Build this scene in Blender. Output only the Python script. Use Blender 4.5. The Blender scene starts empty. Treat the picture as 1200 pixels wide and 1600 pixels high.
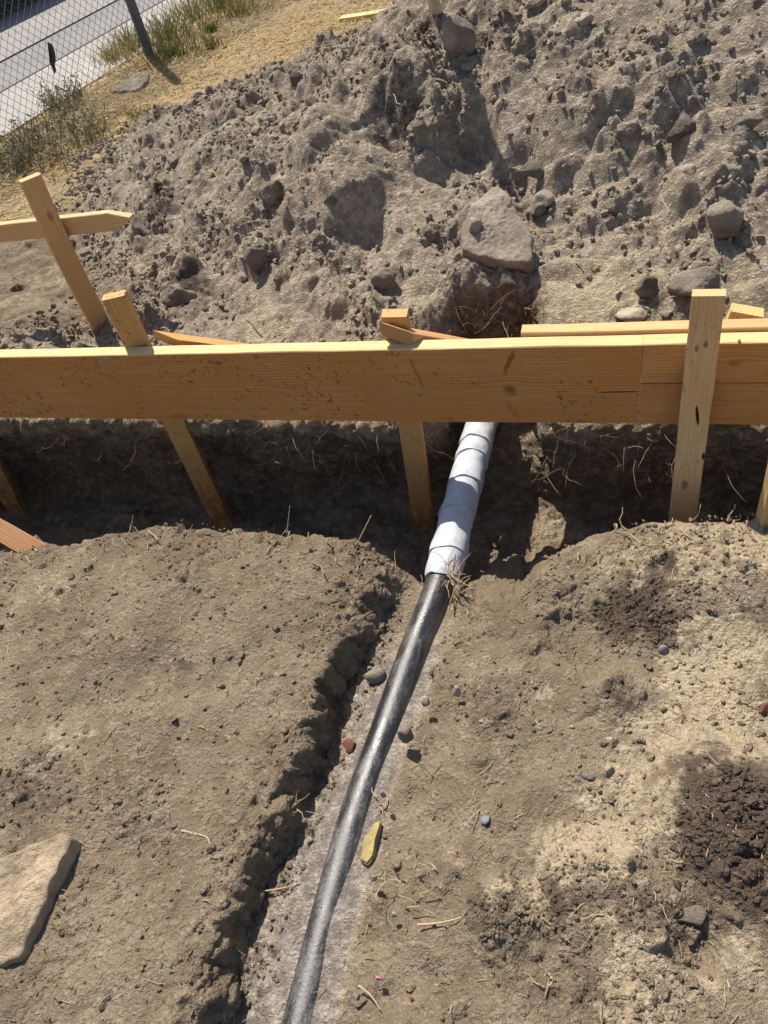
import bpy, bmesh, math, random
import numpy as np
from mathutils import Vector, Matrix

SC = bpy.context.scene
COL = SC.collection
rng = np.random.default_rng(7)
random.seed(7)

# ------------------------------------------------------------------ camera
F_PX = 1200.0                                   # focal length in photo pixels (1200 x 1600)
NAD = (920.0, 1970.0)                           # where verticals converge
CAMZ = 1.49
_d = np.array([NAD[0]-600, -(NAD[1]-800), -F_PX]); _n = np.linalg.norm(_d)
PITCH = math.asin(F_PX/_n); ROLL = math.asin((NAD[0]-600)/_n/math.cos(PITCH))
_u0 = np.array([0, math.sin(PITCH), math.cos(PITCH)]); _r0 = np.array([1.0, 0, 0])
CF = np.array([0, math.cos(PITCH), -math.sin(PITCH)])
CR = math.cos(ROLL)*_r0 - math.sin(ROLL)*_u0
CU = math.sin(ROLL)*_r0 + math.cos(ROLL)*_u0
CC = np.array([0, 0, CAMZ])
cam_data = bpy.data.cameras.new('camera')
cam = bpy.data.objects.new('camera', cam_data); COL.objects.link(cam)
cam_data.sensor_fit = 'VERTICAL'; cam_data.sensor_height = 32.0
cam_data.lens = 32.0*F_PX/1600.0
cam_data.clip_start = 0.05; cam_data.clip_end = 600
M = Matrix(((CR[0], CU[0], -CF[0], 0), (CR[1], CU[1], -CF[1], 0), (CR[2], CU[2], -CF[2], CAMZ), (0, 0, 0, 1)))
cam.matrix_world = M
SC.camera = cam

# ------------------------------------------------------------------ light
SUN_EL, SUN_AZ = math.radians(58), math.radians(13)
world = bpy.data.worlds.new('World'); SC.world = world; world.use_nodes = True
wn = world.node_tree.nodes; wl = world.node_tree.links; wn.clear()
wo = wn.new('ShaderNodeOutputWorld'); wb = wn.new('ShaderNodeBackground'); ws = wn.new('ShaderNodeTexSky')
ws.sky_type = 'NISHITA'; ws.sun_disc = False; ws.sun_elevation = SUN_EL; ws.sun_rotation = -SUN_AZ
wb.inputs['Strength'].default_value = 0.1
wl.new(ws.outputs[0], wb.inputs[0]); wl.new(wb.outputs[0], wo.inputs[0])
sd = bpy.data.lights.new('sun', 'SUN'); sd.energy = 5.0; sd.angle = math.radians(0.5); sd.color = (1.0, 0.938, 0.84)
sun = bpy.data.objects.new('sun', sd); COL.objects.link(sun)
SUNDIR = Vector((math.sin(SUN_AZ)*math.cos(SUN_EL), -math.cos(SUN_AZ)*math.cos(SUN_EL), -math.sin(SUN_EL)))
sun.rotation_euler = SUNDIR.to_track_quat('-Z', 'Y').to_euler()
vs = SC.view_settings
vs.view_transform = 'Standard'; vs.look = 'None'; vs.exposure = 0.56; vs.gamma = 1.0; vs.use_curve_mapping = False

# ------------------------------------------------------------------ survey helpers: a sight line from where the photographer stood
NN = np.array([.418, .908, 0.]); EE = np.array([.908, -.418, 0.])      # across / along the trench
def ray(x, y): return CF*F_PX + CR*(x-600) + CU*(800-y)
def at_z(x, y, z): d = ray(x, y); return CC + d*(z-CAMZ)/d[2]
def at_q(x, y, q): d = ray(x, y); return CC + d*q/(d@NN)
def sq(P): return float(P@EE), float(P@NN)
def w_of(s, q): return s*EE[0]+q*NN[0], s*EE[1]+q*NN[1]

# ------------------------------------------------------------------ noise
_perm = rng.permutation(256).astype(np.int32); _perm = np.concatenate([_perm, _perm, _perm])
_g = rng.normal(size=(256, 3)).astype(np.float32); _g /= np.linalg.norm(_g, axis=1, keepdims=True)
def pn(x, y, z):
    x = np.asarray(x, np.float32); y = np.asarray(y, np.float32); z = np.asarray(z, np.float32)+np.zeros_like(x)
    xi = np.floor(x).astype(np.int32); yi = np.floor(y).astype(np.int32); zi = np.floor(z).astype(np.int32)
    xf = x-xi; yf = y-yi; zf = z-zi
    u = xf*xf*xf*(xf*(xf*6-15)+10); v = yf*yf*yf*(yf*(yf*6-15)+10); w = zf*zf*zf*(zf*(zf*6-15)+10)
    xi &= 255; yi &= 255; zi &= 255
    def gr(i, j, k):
        h = _perm[_perm[_perm[(xi+i) & 255]+((yi+j) & 255)]+((zi+k) & 255)] & 255
        g = _g[h]
        return g[..., 0]*(xf-i)+g[..., 1]*(yf-j)+g[..., 2]*(zf-k)
    a = gr(0, 0, 0); b = gr(1, 0, 0); c = gr(0, 1, 0); d = gr(1, 1, 0)
    x1 = a+u*(b-a); x2 = c+u*(d-c); y1 = x1+v*(x2-x1)
    a = gr(0, 0, 1); b = gr(1, 0, 1); c = gr(0, 1, 1); d = gr(1, 1, 1)
    x1 = a+u*(b-a); x2 = c+u*(d-c); y2 = x1+v*(x2-x1)
    return (y1+w*(y2-y1))*1.5
def sstep(a, b, x):
    t = np.clip((x-a)/(b-a), 0, 1); return t*t*(3-2*t)
def fbm(x, y, z, f, o=3):
    r = 0; a = 1.0; t = 0
    for i in range(o):
        r = r+a*pn(x*f+7.3*i, y*f-3.1*i, z*f+1.7*i); t += a; a *= .5; f *= 2.03
    return r/t

_rt = rng.random((7, 256)).astype(np.float32)
_ct = np.cos(_rt[2]*6.28); _st = np.sin(_rt[2]*6.28)
def clodf(x, y, f, dens, off=0.0, lo=.26, hi=.62):
    """field of angular embedded clods, one at most per cell"""
    u = (np.asarray(x, np.float32)*f+off); v = (np.asarray(y, np.float32)*f+off*1.7)
    u, v = u+.22*pn(u*1.7, v*1.7, off+.3), v+.22*pn(u*1.7, v*1.7, off+5.3)
    iu = np.floor(u).astype(np.int32); iv = np.floor(v).astype(np.int32); best = np.zeros_like(u)
    for di in (-1, 0, 1):
        for dj in (-1, 0, 1):
            h = _perm[_perm[(iu+di) & 255]+((iv+dj) & 255)] & 255
            dx = u-(iu+di+_rt[0][h]); dy = v-(iv+dj+_rt[1][h])
            c = _ct[h]; sn = _st[h]
            a = dx*c+dy*sn; b = (dy*c-dx*sn)*(1+.7*_rt[3][h])
            rad = lo+(hi-lo)*_rt[4][h]**2
            a2 = a*a; b2 = b*b; d = np.sqrt(np.sqrt(a2*a2+b2*b2))/rad
            t = rad*np.clip((1-d)*1.8, 0, 1)**.75*(.75+.55*(a*(_rt[5][h]-.5)+b*(_rt[6][h]-.5))/rad*1.6)
            best = np.maximum(best, t*(_rt[(3)][(h*7+13) & 255] < dens))
    return best/f

# ------------------------------------------------------------------ object helpers
def link(name, me, mat=None, parent=None, label=None, cat=None, group=None, kind=None):
    o = bpy.data.objects.new(name, me); COL.objects.link(o)
    if mat is not None and me is not None:
        me.materials.clear(); me.materials.append(mat)
    if parent is not None: o.parent = parent
    if label: o['label'] = label
    if cat: o['category'] = cat
    if group: o['group'] = group
    if kind: o['kind'] = kind
    return o
def mesh_np(name, V, Fq=None, Ft=None, smooth=False, attrs=None):
    me = bpy.data.meshes.new(name)
    nq = 0 if Fq is None else len(Fq); nt = 0 if Ft is None else len(Ft)
    me.vertices.add(len(V)); me.vertices.foreach_set('co', np.asarray(V, np.float32).ravel())
    loops = []; starts = []; tot = 0
    if nq: loops.append(np.asarray(Fq, np.int32).ravel()); starts.append(np.arange(nq, dtype=np.int32)*4); tot = nq*4
    if nt: loops.append(np.asarray(Ft, np.int32).ravel()); starts.append(tot+np.arange(nt, dtype=np.int32)*3)
    L = np.concatenate(loops); S = np.concatenate(starts)
    me.loops.add(len(L)); me.loops.foreach_set('vertex_index', L)
    me.polygons.add(nq+nt); me.polygons.foreach_set('loop_start', S)
    me.polygons.foreach_set('use_smooth', np.full(nq+nt, smooth, dtype=bool))
    if attrs:
        for k, a in attrs.items():
            at = me.attributes.new(k, 'FLOAT', 'POINT'); at.data.foreach_set('value', np.asarray(a, np.float32).ravel())
    me.update(calc_edges=True); me.validate()
    return me
def grid_faces(nr, nc):
    i = np.arange(nr*nc, dtype=np.int32).reshape(nr, nc)
    return np.stack([i[:-1, :-1], i[:-1, 1:], i[1:, 1:], i[1:, :-1]], -1).reshape(-1, 4)
def tube_np(P, Rr, n=6, cap=True):
    """tube along polyline P (k,3) with radii Rr -> verts, quads, tris"""
    P = np.asarray(P, float); k = len(P); Rr = np.zeros(k)+Rr
    T = np.gradient(P, axis=0); T /= np.linalg.norm(T, axis=1, keepdims=True)+1e-12
    ref = np.array([0, 0, 1.]) if abs(T[0, 2]) < .9 else np.array([1., 0, 0])
    A = np.cross(T, ref); A /= np.linalg.norm(A, axis=1, keepdims=True)+1e-12
    B = np.cross(T, A)
    th = np.arange(n)*2*np.pi/n
    V = P[:, None]+Rr[:, None, None]*(np.cos(th)[None, :, None]*A[:, None]+np.sin(th)[None, :, None]*B[:, None])
    i = np.arange(k*n).reshape(k, n); j = np.roll(i, -1, 1)
    Q = np.stack([i[:-1], j[:-1], j[1:], i[1:]], -1).reshape(-1, 4)
    Tt = []
    if cap:
        for a in range(1, n-1):
            Tt.append((i[0, 0], i[0, a+1], i[0, a])); Tt.append((i[-1, 0], i[-1, a], i[-1, a+1]))
    return V.reshape(-1, 3), Q, np.array(Tt, int).reshape(-1, 3)
class Acc:
    def __init__(s): s.V = []; s.Q = []; s.T = []; s.n = 0; s.A = []
    def add(s, V, Q=None, T=None, a=0.0):
        s.V.append(np.asarray(V, float))
        if Q is not None and len(Q): s.Q.append(np.asarray(Q, int)+s.n)
        if T is not None and len(T): s.T.append(np.asarray(T, int)+s.n)
        s.A.append(np.full(len(V), a, float))
        s.n += len(V)
    def mesh(s, name, smooth=False):
        return mesh_np(name, np.concatenate(s.V), np.concatenate(s.Q) if s.Q else None, np.concatenate(s.T) if s.T else None, smooth, {'tone': np.concatenate(s.A)})

# ------------------------------------------------------------------ materials
def newmat(name):
    m = bpy.data.materials.new(name); m.use_nodes = True
    nt = m.node_tree; nt.nodes.clear()
    out = nt.nodes.new('ShaderNodeOutputMaterial'); b = nt.nodes.new('ShaderNodeBsdfPrincipled')
    nt.links.new(b.outputs[0], out.inputs[0])
    return m, nt, b
class NT:
    def __init__(s, nt): s.nt = nt; s.L = nt.links
    def n(s, t, **kw):
        nd = s.nt.nodes.new(t)
        for k, v in kw.items(): setattr(nd, k, v)
        return nd
    def put(s, sock, v):
        if hasattr(v, 'is_linked') or hasattr(v, 'links'): s.L.new(v, sock)
        else: sock.default_value = v
    def math(s, op, a, b=0.0, clamp=False):
        nd = s.n('ShaderNodeMath', operation=op, use_clamp=clamp); s.put(nd.inputs[0], a); s.put(nd.inputs[1], b); return nd.outputs[0]
    def mix(s, f, a, b, mode='MIX'):
        nd = s.n('ShaderNodeMix', data_type='RGBA', blend_type=mode); s.put(nd.inputs[0], f); s.put(nd.inputs[6], a); s.put(nd.inputs[7], b); return nd.outputs[2]
    def noise(s, vec, scale, detail=4, rough=.55, dist=0.0):
        nd = s.n('ShaderNodeTexNoise'); s.put(nd.inputs['Vector'], vec); nd.inputs['Scale'].default_value = scale
        nd.inputs['Detail'].default_value = detail; nd.inputs['Roughness'].default_value = rough; nd.inputs['Distortion'].default_value = dist
        return nd.outputs[0]
    def ramp(s, f, a, b, lo=0.0, hi=1.0):
        nd = s.n('ShaderNodeMapRange'); nd.interpolation_type = 'SMOOTHSTEP'
        s.put(nd.inputs[0], f); nd.inputs[1].default_value = a; nd.inputs[2].default_value = b; nd.inputs[3].default_value = lo; nd.inputs[4].default_value = hi
        return nd.outputs[0]
    def attr(s, name): return s.n('ShaderNodeAttribute', attribute_name=name).outputs['Fac']
    def pos(s): return s.n('ShaderNodeNewGeometry').outputs['Position']
    def obj(s): return s.n('ShaderNodeTexCoord').outputs['Object']
    def bump(s, h, strength, dist, b):
        nd = s.n('ShaderNodeBump'); nd.inputs['Strength'].default_value = strength; nd.inputs['Distance'].default_value = dist
        s.put(nd.inputs['Height'], h); s.L.new(nd.outputs[0], b.inputs['Normal'])
def c4(c): return (c[0], c[1], c[2], 1.0)

SOIL = (.215, .158, .105); DARK = (.078, .057, .042); SAND = (.375, .30, .198); CLAY = (.31, .262, .215)
def soil_material():
    m, nt, b = newmat('soil'); N = NT(nt); p = N.pos()
    n1 = N.noise(p, 6, 3, .65); n2 = N.noise(p, 34, 3, .7); n3 = N.noise(p, 210, 2, .8); n5 = n1
    v1 = N.n('ShaderNodeTexVoronoi'); v1.inputs['Scale'].default_value = 105; v1.voronoi_dimensions = '3D'
    wp = N.n('ShaderNodeVectorMath', operation='ADD'); N.put(wp.inputs[0], p); wq = N.n('ShaderNodeCombineXYZ'); dd = N.math('MULTIPLY', n3, .006)
    for i in range(3): N.put(wq.inputs[i], dd)
    N.put(wp.inputs[1], wq.outputs[0]); N.put(v1.inputs['Vector'], wp.outputs[0])
    c = N.mix(N.ramp(n1, .35, .68), c4((.156, .117, .076)), c4((.225, .175, .119)))
    c = N.mix(N.ramp(n2, .45, .75, 0, .5), c, c4((.285, .225, .16)))
    c = N.mix(N.attr('clay'), c, N.mix(N.ramp(N.attr('clay'), .6, .95), N.mix(N.ramp(n2, .36, .66), c4((.235, .193, .145)), c4((.44, .37, .285))), N.mix(N.ramp(n2, .36, .66), c4((.165, .138, .113)), c4((.305, .26, .215)))))
    nn = N.math('ADD', N.math('MULTIPLY', N.math('SUBTRACT', n2, .5), 1.5), N.math('MULTIPLY', N.math('SUBTRACT', n5, .5), .9))
    sn = N.math('ADD', N.attr('sand_bounce'), nn)
    c = N.mix(N.math('MULTIPLY', N.ramp(sn, .28, .88, 0, .88), N.ramp(N.attr('sand_bounce'), .02, .2)), c, c4(SAND))
    dk = N.math('SUBTRACT', N.attr('dark'), N.math('MULTIPLY', nn, .8))
    c = N.mix(N.math('MULTIPLY', N.ramp(dk, .25, .85, 0, .88), N.ramp(N.attr('dark'), .0, .15)), c, c4(DARK))
    v = N.math('ADD', .42, N.math('MULTIPLY', n3, 1.16))
    cm = N.n('ShaderNodeCombineColor')
    for i in range(3): N.put(cm.inputs[i], v)
    c = N.mix(1.0, c, cm.outputs[0], 'MULTIPLY')
    c = N.mix(N.math('MULTIPLY', N.ramp(v1.outputs['Distance'], .12, .2, 1, 0), N.ramp(n2, .56, .64, 0, .7)), c, c4((.46, .39, .28)))
    N.put(b.inputs['Base Color'], c)
    b.inputs['Roughness'].default_value = .95; b.inputs['Specular IOR Level'].default_value = .12
    k1 = N.math('MULTIPLY', N.math('SUBTRACT', 1.0, v1.outputs['Distance']), N.ramp(n2, .36, .62, .15, 1.0))
    h = N.math('ADD', N.math('MULTIPLY', n3, 1.7), k1)
    N.bump(h, .8, .0065, b)
    return m
MAT_SOIL = soil_material()

def earth_lump_mat(name, col, var=.35, bumpd=.004, scale=60):
    m, nt, b = newmat(name); N = NT(nt); p = N.pos()
    n1 = N.noise(p, scale*.25, 4, .6); n2 = N.noise(p, scale*2.5, 4, .7)
    t = N.attr('tone')
    c = N.mix(N.ramp(n1, .3, .7), c4([x*(1-var) for x in col]), c4([x*(1+var) for x in col]))
    c = N.mix(N.ramp(t, 0, 1), c, N.mix(.5, c, c4(DARK)))
    v = N.math('ADD', .6, N.math('MULTIPLY', n2, .8)); cm = N.n('ShaderNodeCombineColor')
    for i in range(3): N.put(cm.inputs[i], v)
    c = N.mix(1.0, c, cm.outputs[0], 'MULTIPLY')
    N.put(b.inputs['Base Color'], c); b.inputs['Roughness'].default_value = .93; b.inputs['Specular IOR Level'].default_value = .15
    N.bump(N.math('ADD', n2, N.noise(p, scale*8, 3, .7)), .8, bumpd, b)
    return m
MAT_CLOD = earth_lump_mat('clod_soil', (.25, .205, .155), .35, .012, 50)
MAT_STONE = earth_lump_mat('dusty_stone', (.34, .285, .22), .3, .014, 45)
MAT_SLAB = earth_lump_mat('dusty_slab', (.40, .33, .25), .3, .014, 40)
MAT_PALE = earth_lump_mat('pale_stone', (.40, .325, .24), .2, .003, 90)
MAT_LIME = earth_lump_mat('tan_limestone', (.45, .345, .23), .3, .014, 34)
MAT_BRICK = earth_lump_mat('red_brick', (.20, .085, .06), .25, .002, 120)
MAT_GREYPEB = earth_lump_mat('grey_pebble', (.22, .20, .18), .25, .001, 120)
MAT_YELLOW = earth_lump_mat('yellow_chip', (.42, .32, .13), .25, .003, 90)

def plain(name, col, rough=.8, spec=.3, metal=0.0, var=.2, scale=40):
    m, nt, b = newmat(name); N = NT(nt)
    n1 = N.noise(N.pos(), scale, 4, .6)
    N.put(b.inputs['Base Color'], N.mix(N.ramp(n1, .3, .7), c4([x*(1-var) for x in col]), c4([min(1, x*(1+var)) for x in col])))
    b.inputs['Roughness'].default_value = rough; b.inputs['Specular IOR Level'].default_value = spec; b.inputs['Metallic'].default_value = metal
    return m
def fibre(name, c0, c1, trans=0.0):
    m, nt, b = newmat(name); N = NT(nt)
    N.put(b.inputs['Base Color'], N.mix(N.attr('tone'), c4(c0), c4(c1)))
    b.inputs['Roughness'].default_value = .75; b.inputs['Specular IOR Level'].default_value = .2
    if trans:
        tr = N.n('ShaderNodeBsdfTranslucent'); N.put(tr.inputs[0], N.mix(N.attr('tone'), c4(c0), c4(c1)))
        mx = N.n('ShaderNodeMixShader'); mx.inputs[0].default_value = trans
        out = [x for x in nt.nodes if x.type == 'OUTPUT_MATERIAL'][0]
        N.L.new(b.outputs[0], mx.inputs[1]); N.L.new(tr.outputs[0], mx.inputs[2]); N.L.new(mx.outputs[0], out.inputs[0])
    return m
MAT_STRAW = fibre('straw', (.48, .37, .22), (.22, .15, .09))
MAT_DRYGRASS = fibre('dry_grass', (.62, .47, .22), (.36, .25, .13), .25)
MAT_GREEN = fibre('green_grass', (.08, .11, .030), (.36, .28, .11), .3)
MAT_ROOT = fibre('root', (.34, .25, .16), (.15, .10, .065))

def wood_mat(name, light, dark, seed, knots=(), cracks=(), mud=0.0, freq=105.0, drip=None, stains=(), foot=0.0, sunlit_top=None):
    """object space: X along the grain, Z across the wide face, Y through the thickness"""
    m, nt, b = newmat(name); N = NT(nt)
    o = N.obj(); sep = N.n('ShaderNodeSeparateXYZ'); N.put(sep.inputs[0], o)
    X, Y, Z = sep.outputs
    ZZ = Z; spot = 0.0; crk = 0.0
    for (kx, kz, r, s) in knots:
        dx = N.math('MULTIPLY', N.math('SUBTRACT', X, kx), .55); dz = N.math('SUBTRACT', Z, kz)
        d2 = N.math('ADD', N.math('MULTIPLY', dx, dx), N.math('MULTIPLY', dz, dz))
        g = N.math('POWER', 2.718, N.math('MULTIPLY', d2, -1/(3.2*r)**2))
        ZZ = N.math('SUBTRACT', ZZ, N.math('MULTIPLY', N.math('MULTIPLY', dz, g), .65))
        dd = N.math('SQRT', d2)
        dd = N.math('ADD', dd, N.math('MULTIPLY', N.math('SUBTRACT', N.noise(o, 90, 3), .5), r*.8))
        k = N.ramp(dd, r*.45, r*1.1, s, 0)
        spot = k if isinstance(spot, float) else N.math('MAXIMUM', spot, k)
    for (kx, kz, rx, rz, tilt) in cracks:
        dx = N.math('SUBTRACT', X, kx); dz = N.math('SUBTRACT', N.math('SUBTRACT', Z, kz), N.math('MULTIPLY', dx, tilt))
        dx = N.math('DIVIDE', dx, rx); dz = N.math('DIVIDE', dz, rz)
        d = N.math('SQRT', N.math('ADD', N.math('MULTIPLY', dx, dx), N.math('MULTIPLY', dz, dz)))
        k = N.ramp(d, .75, 1.05, 1, 0)
        crk = k if isinstance(crk, float) else N.math('MAXIMUM', crk, k)
    cx = N.n('ShaderNodeCombineXYZ'); N.put(cx.inputs[0], N.math('MULTIPLY', X, .55)); N.put(cx.inputs[1], N.math('ADD', Y, seed*1.37)); N.put(cx.inputs[2], ZZ)
    vec = cx.outputs[0]
    slow = N.noise(vec, 3.2, 2, .5)
    ph = N.math('ADD', N.math('MULTIPLY', ZZ, freq*6.28), N.math('ADD', N.math('MULTIPLY', slow, 26.0), N.math('MULTIPLY', Y, 90.0)))
    ring = N.math('ADD', N.math('MULTIPLY', N.math('SINE', ph), .5), .5)
    ring = N.math('POWER', ring, 2.2)
    fx = N.n('ShaderNodeCombineXYZ'); N.put(fx.inputs[0], N.math('MULTIPLY', X, 6.0)); N.put(fx.inputs[1], N.math('MULTIPLY', Y, 260.0)); N.put(fx.inputs[2], N.math('MULTIPLY', ZZ, 260.0))
    fib = N.noise(fx.outputs[0], 1.0, 3, .6)
    broad = N.noise(o, 3.5, 3, .5)
    c = N.mix(N.math('MULTIPLY', ring, N.ramp(N.noise(vec, 9.0, 2), .3, .7, .12, .6)), c4(light), c4(dark))
    c = N.mix(N.ramp(fib, .35, .75, 0, .45), c, c4([x*.72 for x in dark]))
    c = N.mix(N.ramp(broad, .38, .7, 0, .7), c, c4([light[0]*.86, light[1]*.72, light[2]*.6]))
    if not isinstance(spot, float): c = N.mix(N.math('MULTIPLY', spot, .85), c, c4((.13, .045, .018)))
    for (kx, kz, rx, rz, shear, st) in stains:
        dz = N.math('SUBTRACT', Z, kz); dx = N.math('SUBTRACT', N.math('SUBTRACT', X, kx), N.math('MULTIPLY', dz, shear))
        dx = N.math('DIVIDE', N.math('ADD', dx, N.math('MULTIPLY', N.math('SUBTRACT', N.noise(o, 70, 3), .5), .02)), rx); dz = N.math('DIVIDE', dz, rz)
        d = N.math('SQRT', N.math('ADD', N.math('MULTIPLY', dx, dx), N.math('MULTIPLY', dz, dz)))
        c = N.mix(N.ramp(d, .3, 1.1, st, 0), c, c4((.15, .035, .012)))
    if drip:
        (x0, z0, z1, xs) = drip
        xx = N.math('ADD', x0, N.math('MULTIPLY', N.math('SUBTRACT', Z, z1), xs))
        dl = N.math('ABSOLUTE', N.math('SUBTRACT', N.math('SUBTRACT', X, xx), N.math('MULTIPLY', N.math('SUBTRACT', N.noise(o, 45, 2), .5), .012)))
        k = N.math('MULTIPLY', N.ramp(dl, .0015, .0045, 1, 0), N.math('MULTIPLY', N.ramp(Z, z0, z0+.02), N.ramp(Z, z1-.02, z1, 1, 0)))
        c = N.mix(N.math('MULTIPLY', k, .6), c, c4((.22, .02, .012)))
    if mud > 0:
        sp = N.noise(o, 75, 3, .6); area = N.noise(o, 6, 2)
        k = N.math('MULTIPLY', N.ramp(sp, .57, .67), N.ramp(area, .38, .60))
        c = N.mix(N.math('MULTIPLY', k, mud), c, c4((.09, .05, .028)))
    if sunlit_top is not None: c = N.mix(N.ramp(Z, sunlit_top, sunlit_top+.004, .85, 0), c, N.mix(N.ramp(fib, .3, .7), c4((.66, .50, .245)), c4((.56, .38, .165))))  # sunlight painted into the colour: board's top face made pale yellow
    gr = N.noise(o, 17, 4, .7); c = N.mix(N.ramp(gr, .52, .76, 0, .4), c, c4((.30, .235, .16)))
    if foot: c = N.mix(N.math('MULTIPLY', N.ramp(X, .02, foot, .85, 0), N.ramp(N.noise(o, 40, 4, .7), .35, .6)), c, c4((.13, .085, .045)))
    if not isinstance(crk, float): c = N.mix(crk, c, c4((.012, .008, .006)))
    N.put(b.inputs['Base Color'], c); b.inputs['Roughness'].default_value = .62; b.inputs['Specular IOR Level'].default_value = .25
    N.bump(N.math('ADD', N.math('MULTIPLY', fib, .7), N.math('MULTIPLY', ring, .4)), .35, .0015, b)
    return m

# ------------------------------------------------------------------ TERRAIN
# spoil heap and far ground: surveyed heights
hp = []
for (x, y, z) in [
    (0, 525, .04), (150, 525, .06), (330, 525, .10), (480, 525, .13), (620, 525, .15), (700, 525, .15), (900, 520, .16), (1050, 510, .18), (1200, 505, .19),
    (0, 430, .0), (100, 420, .02), (170, 420, .06), (250, 400, .14), (330, 400, .20), (480, 400, .26), (620, 400, .28), (760, 400, .25), (900, 430, .25), (1000, 400, .28), (1200, 400, .29),
    (0, 300, .0), (60, 310, .01), (120, 300, .06), (200, 270, .20), (330, 250, .37), (480, 250, .44), (520, 300, .40), (620, 250, .43), (720, 290, .33), (790, 290, .37), (750, 220, .43), (735, 180, .49), (715, 110, .59), (860, 250, .42), (1000, 250, .45), (1200, 250, .43),
    (130, 258, .06), (200, 205, .10), (260, 170, .17), (330, 130, .20), (420, 112, .28), (480, 90, .34), (540, 66, .44), (580, 40, .50), (620, 16, .56),
    (400, 180, .40), (480, 140, .48), (620, 120, .60), (830, 120, .60), (1000, 120, .59), (1200, 120, .57),
    (690, 8, .74), (810, 0, .75), (1000, 0, .72), (1200, 0, .70)]:
    P = at_z(x, y, z); s, q = sq(P); hp.append((s, q, z))
for (s, q, z) in [(-3.4, 1.8, .03), (-2.5, 1.8, .06), (-1.6, 1.8, .10), (-.9, 1.8, .11), (-.2, 1.8, .12), (.5, 1.8, .13), (1.2, 1.8, .13), (1.2, 2.2, .26), (1.3, 2.7, .5), (1.3, 3.3, .75),
                  (.6, 3.6, .92), (-.3, 3.6, .92), (-1.1, 3.5, .66), (-1.8, 3.7, .42), (1.3, 4.2, .95), (-.2, 4.3, .75), (-1.2, 4.2, .5), (-2.0, 4.4, .22), (-2.8, 4.9, 0), (-1.6, 5.2, 0), (-.4, 5.6, .0), (.8, 5.6, .1), (1.6, 5.4, .2),
                  (-3.6, 4.4, 0), (-4.2, 3.6, 0), (-4.2, 2.6, 0), (-3.4, 3.3, 0), (-5, 5, 0), (-3.9, 5.6, 0), (2.6, 2, .15), (2.6, 3.4, .5), (-4.6, 1.8, 0)]:
    hp.append((s, q, z))
hp = np.array(hp)
def tps(r2): return .5*r2*np.log(r2+1e-9)
_n0 = len(hp); _A = np.zeros((_n0+3, _n0+3))
_r2 = ((hp[:, None, :2]-hp[None, :, :2])**2).sum(-1)
_A[:_n0, :_n0] = tps(_r2)+np.eye(_n0)*.012
_A[:_n0, _n0] = 1; _A[:_n0, _n0+1:] = hp[:, :2]; _A[_n0, :_n0] = 1; _A[_n0+1:, :_n0] = hp[:, :2].T
_w = np.linalg.solve(_A, np.concatenate([hp[:, 2], [0, 0, 0]]))
def heap_z(s, q):
    s = np.asarray(s, float); q = np.asarray(q, float); sh = s.shape; a = s.ravel(); b = q.ravel(); r = np.zeros(len(a))
    for i in range(0, len(a), 60000):
        A = a[i:i+60000]; B = b[i:i+60000]
        d = (A[:, None]-hp[None, :, 0])**2+(B[:, None]-hp[None, :, 1])**2
        r[i:i+60000] = tps(d)@_w[:_n0]+_w[_n0]+_w[_n0+1]*A+_w[_n0+2]*B
    r = r.reshape(sh)
    edge = sstep(-5.2, -4.2, s)*sstep(3.2, 2.2, s)*sstep(6.6, 5.4, q)
    r = r*edge
    return np.where(r < 0, r*.15, r)

# pipe course (crown) and the gully it lies in
PR = .038
pipe_px = [(751, 646), (717, 770), (688, 885), (645, 1000), (599, 1130), (540, 1300), (466, 1580), (420, 1790)]
pipe_c = np.array([at_z(x, y, -.035) for x, y in pipe_px]); pipe_c[:, 2] = -.035-PR
_o = np.argsort(pipe_c[:, 1])
def pipe_x(y): return np.interp(y, pipe_c[_o, 1], pipe_c[_o, 0])
gl = np.array([at_z(x, y, 0)[:2] for x, y in [(575, 925), (560, 945), (545, 965), (520, 1015), (488, 1110), (440, 1220), (402, 1320), (350, 1430), (305, 1560), (285, 1600), (240, 1750)]])
def gully_l(y): return np.interp(y, gl[::-1, 1], gl[::-1, 0])

near_tab = np.array([(-3.2, 1.05), (-2.2, 1.10), (-1.778, 1.126), (-1.651, 1.149), (-1.531, 1.138), (-1.413, 1.204), (-1.177, 1.246), (-0.932, 1.24), (-0.74, 1.231), (-0.663, 1.214), (-0.55, 1.20),
                     (-0.37, 1.15), (-0.32, 1.10), (-.25, 1.09), (-0.20, 1.17), (-0.13, 1.27), (-0.018, 1.315), (0.10, 1.325), (0.33, 1.359), (.8, 1.40), (1.6, 1.44)])
def q_near(s): return np.interp(s, near_tab[:, 0], near_tab[:, 1])

def blobs(lst, x, y):
    r = np.zeros_like(x)
    for (bx, by, rad, st) in lst:
        d = np.hypot(x-bx, y-by)/rad
        r = np.maximum(r, st*sstep(1.15, .35, d))
    return r
def bl(lst, z=0.0):
    out = []
    for (px, py, rp, st) in lst:
        P = surf(px, py); D = (P-CC)@CF
        out.append((P[0], P[1], rp*D/F_PX*1.25, st))
    return out
def surf(px, py):
    """where a sight line meets the undisturbed surface"""
    if py > 660: return at_z(px, py, 0.0)
    d = ray(px, py); d = d/np.linalg.norm(d)
    t = np.linspace(1.6, 14, 2500); P = CC+d*t[:, None]; s = P@EE; q = P@NN
    z = np.where(q < 1.62, -9, heap_z(s, q))
    k = np.argmax(P[:, 2] < z)
    if P[k, 2] >= z[k]: return at_z(px, py, 0)
    return P[k]

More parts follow.
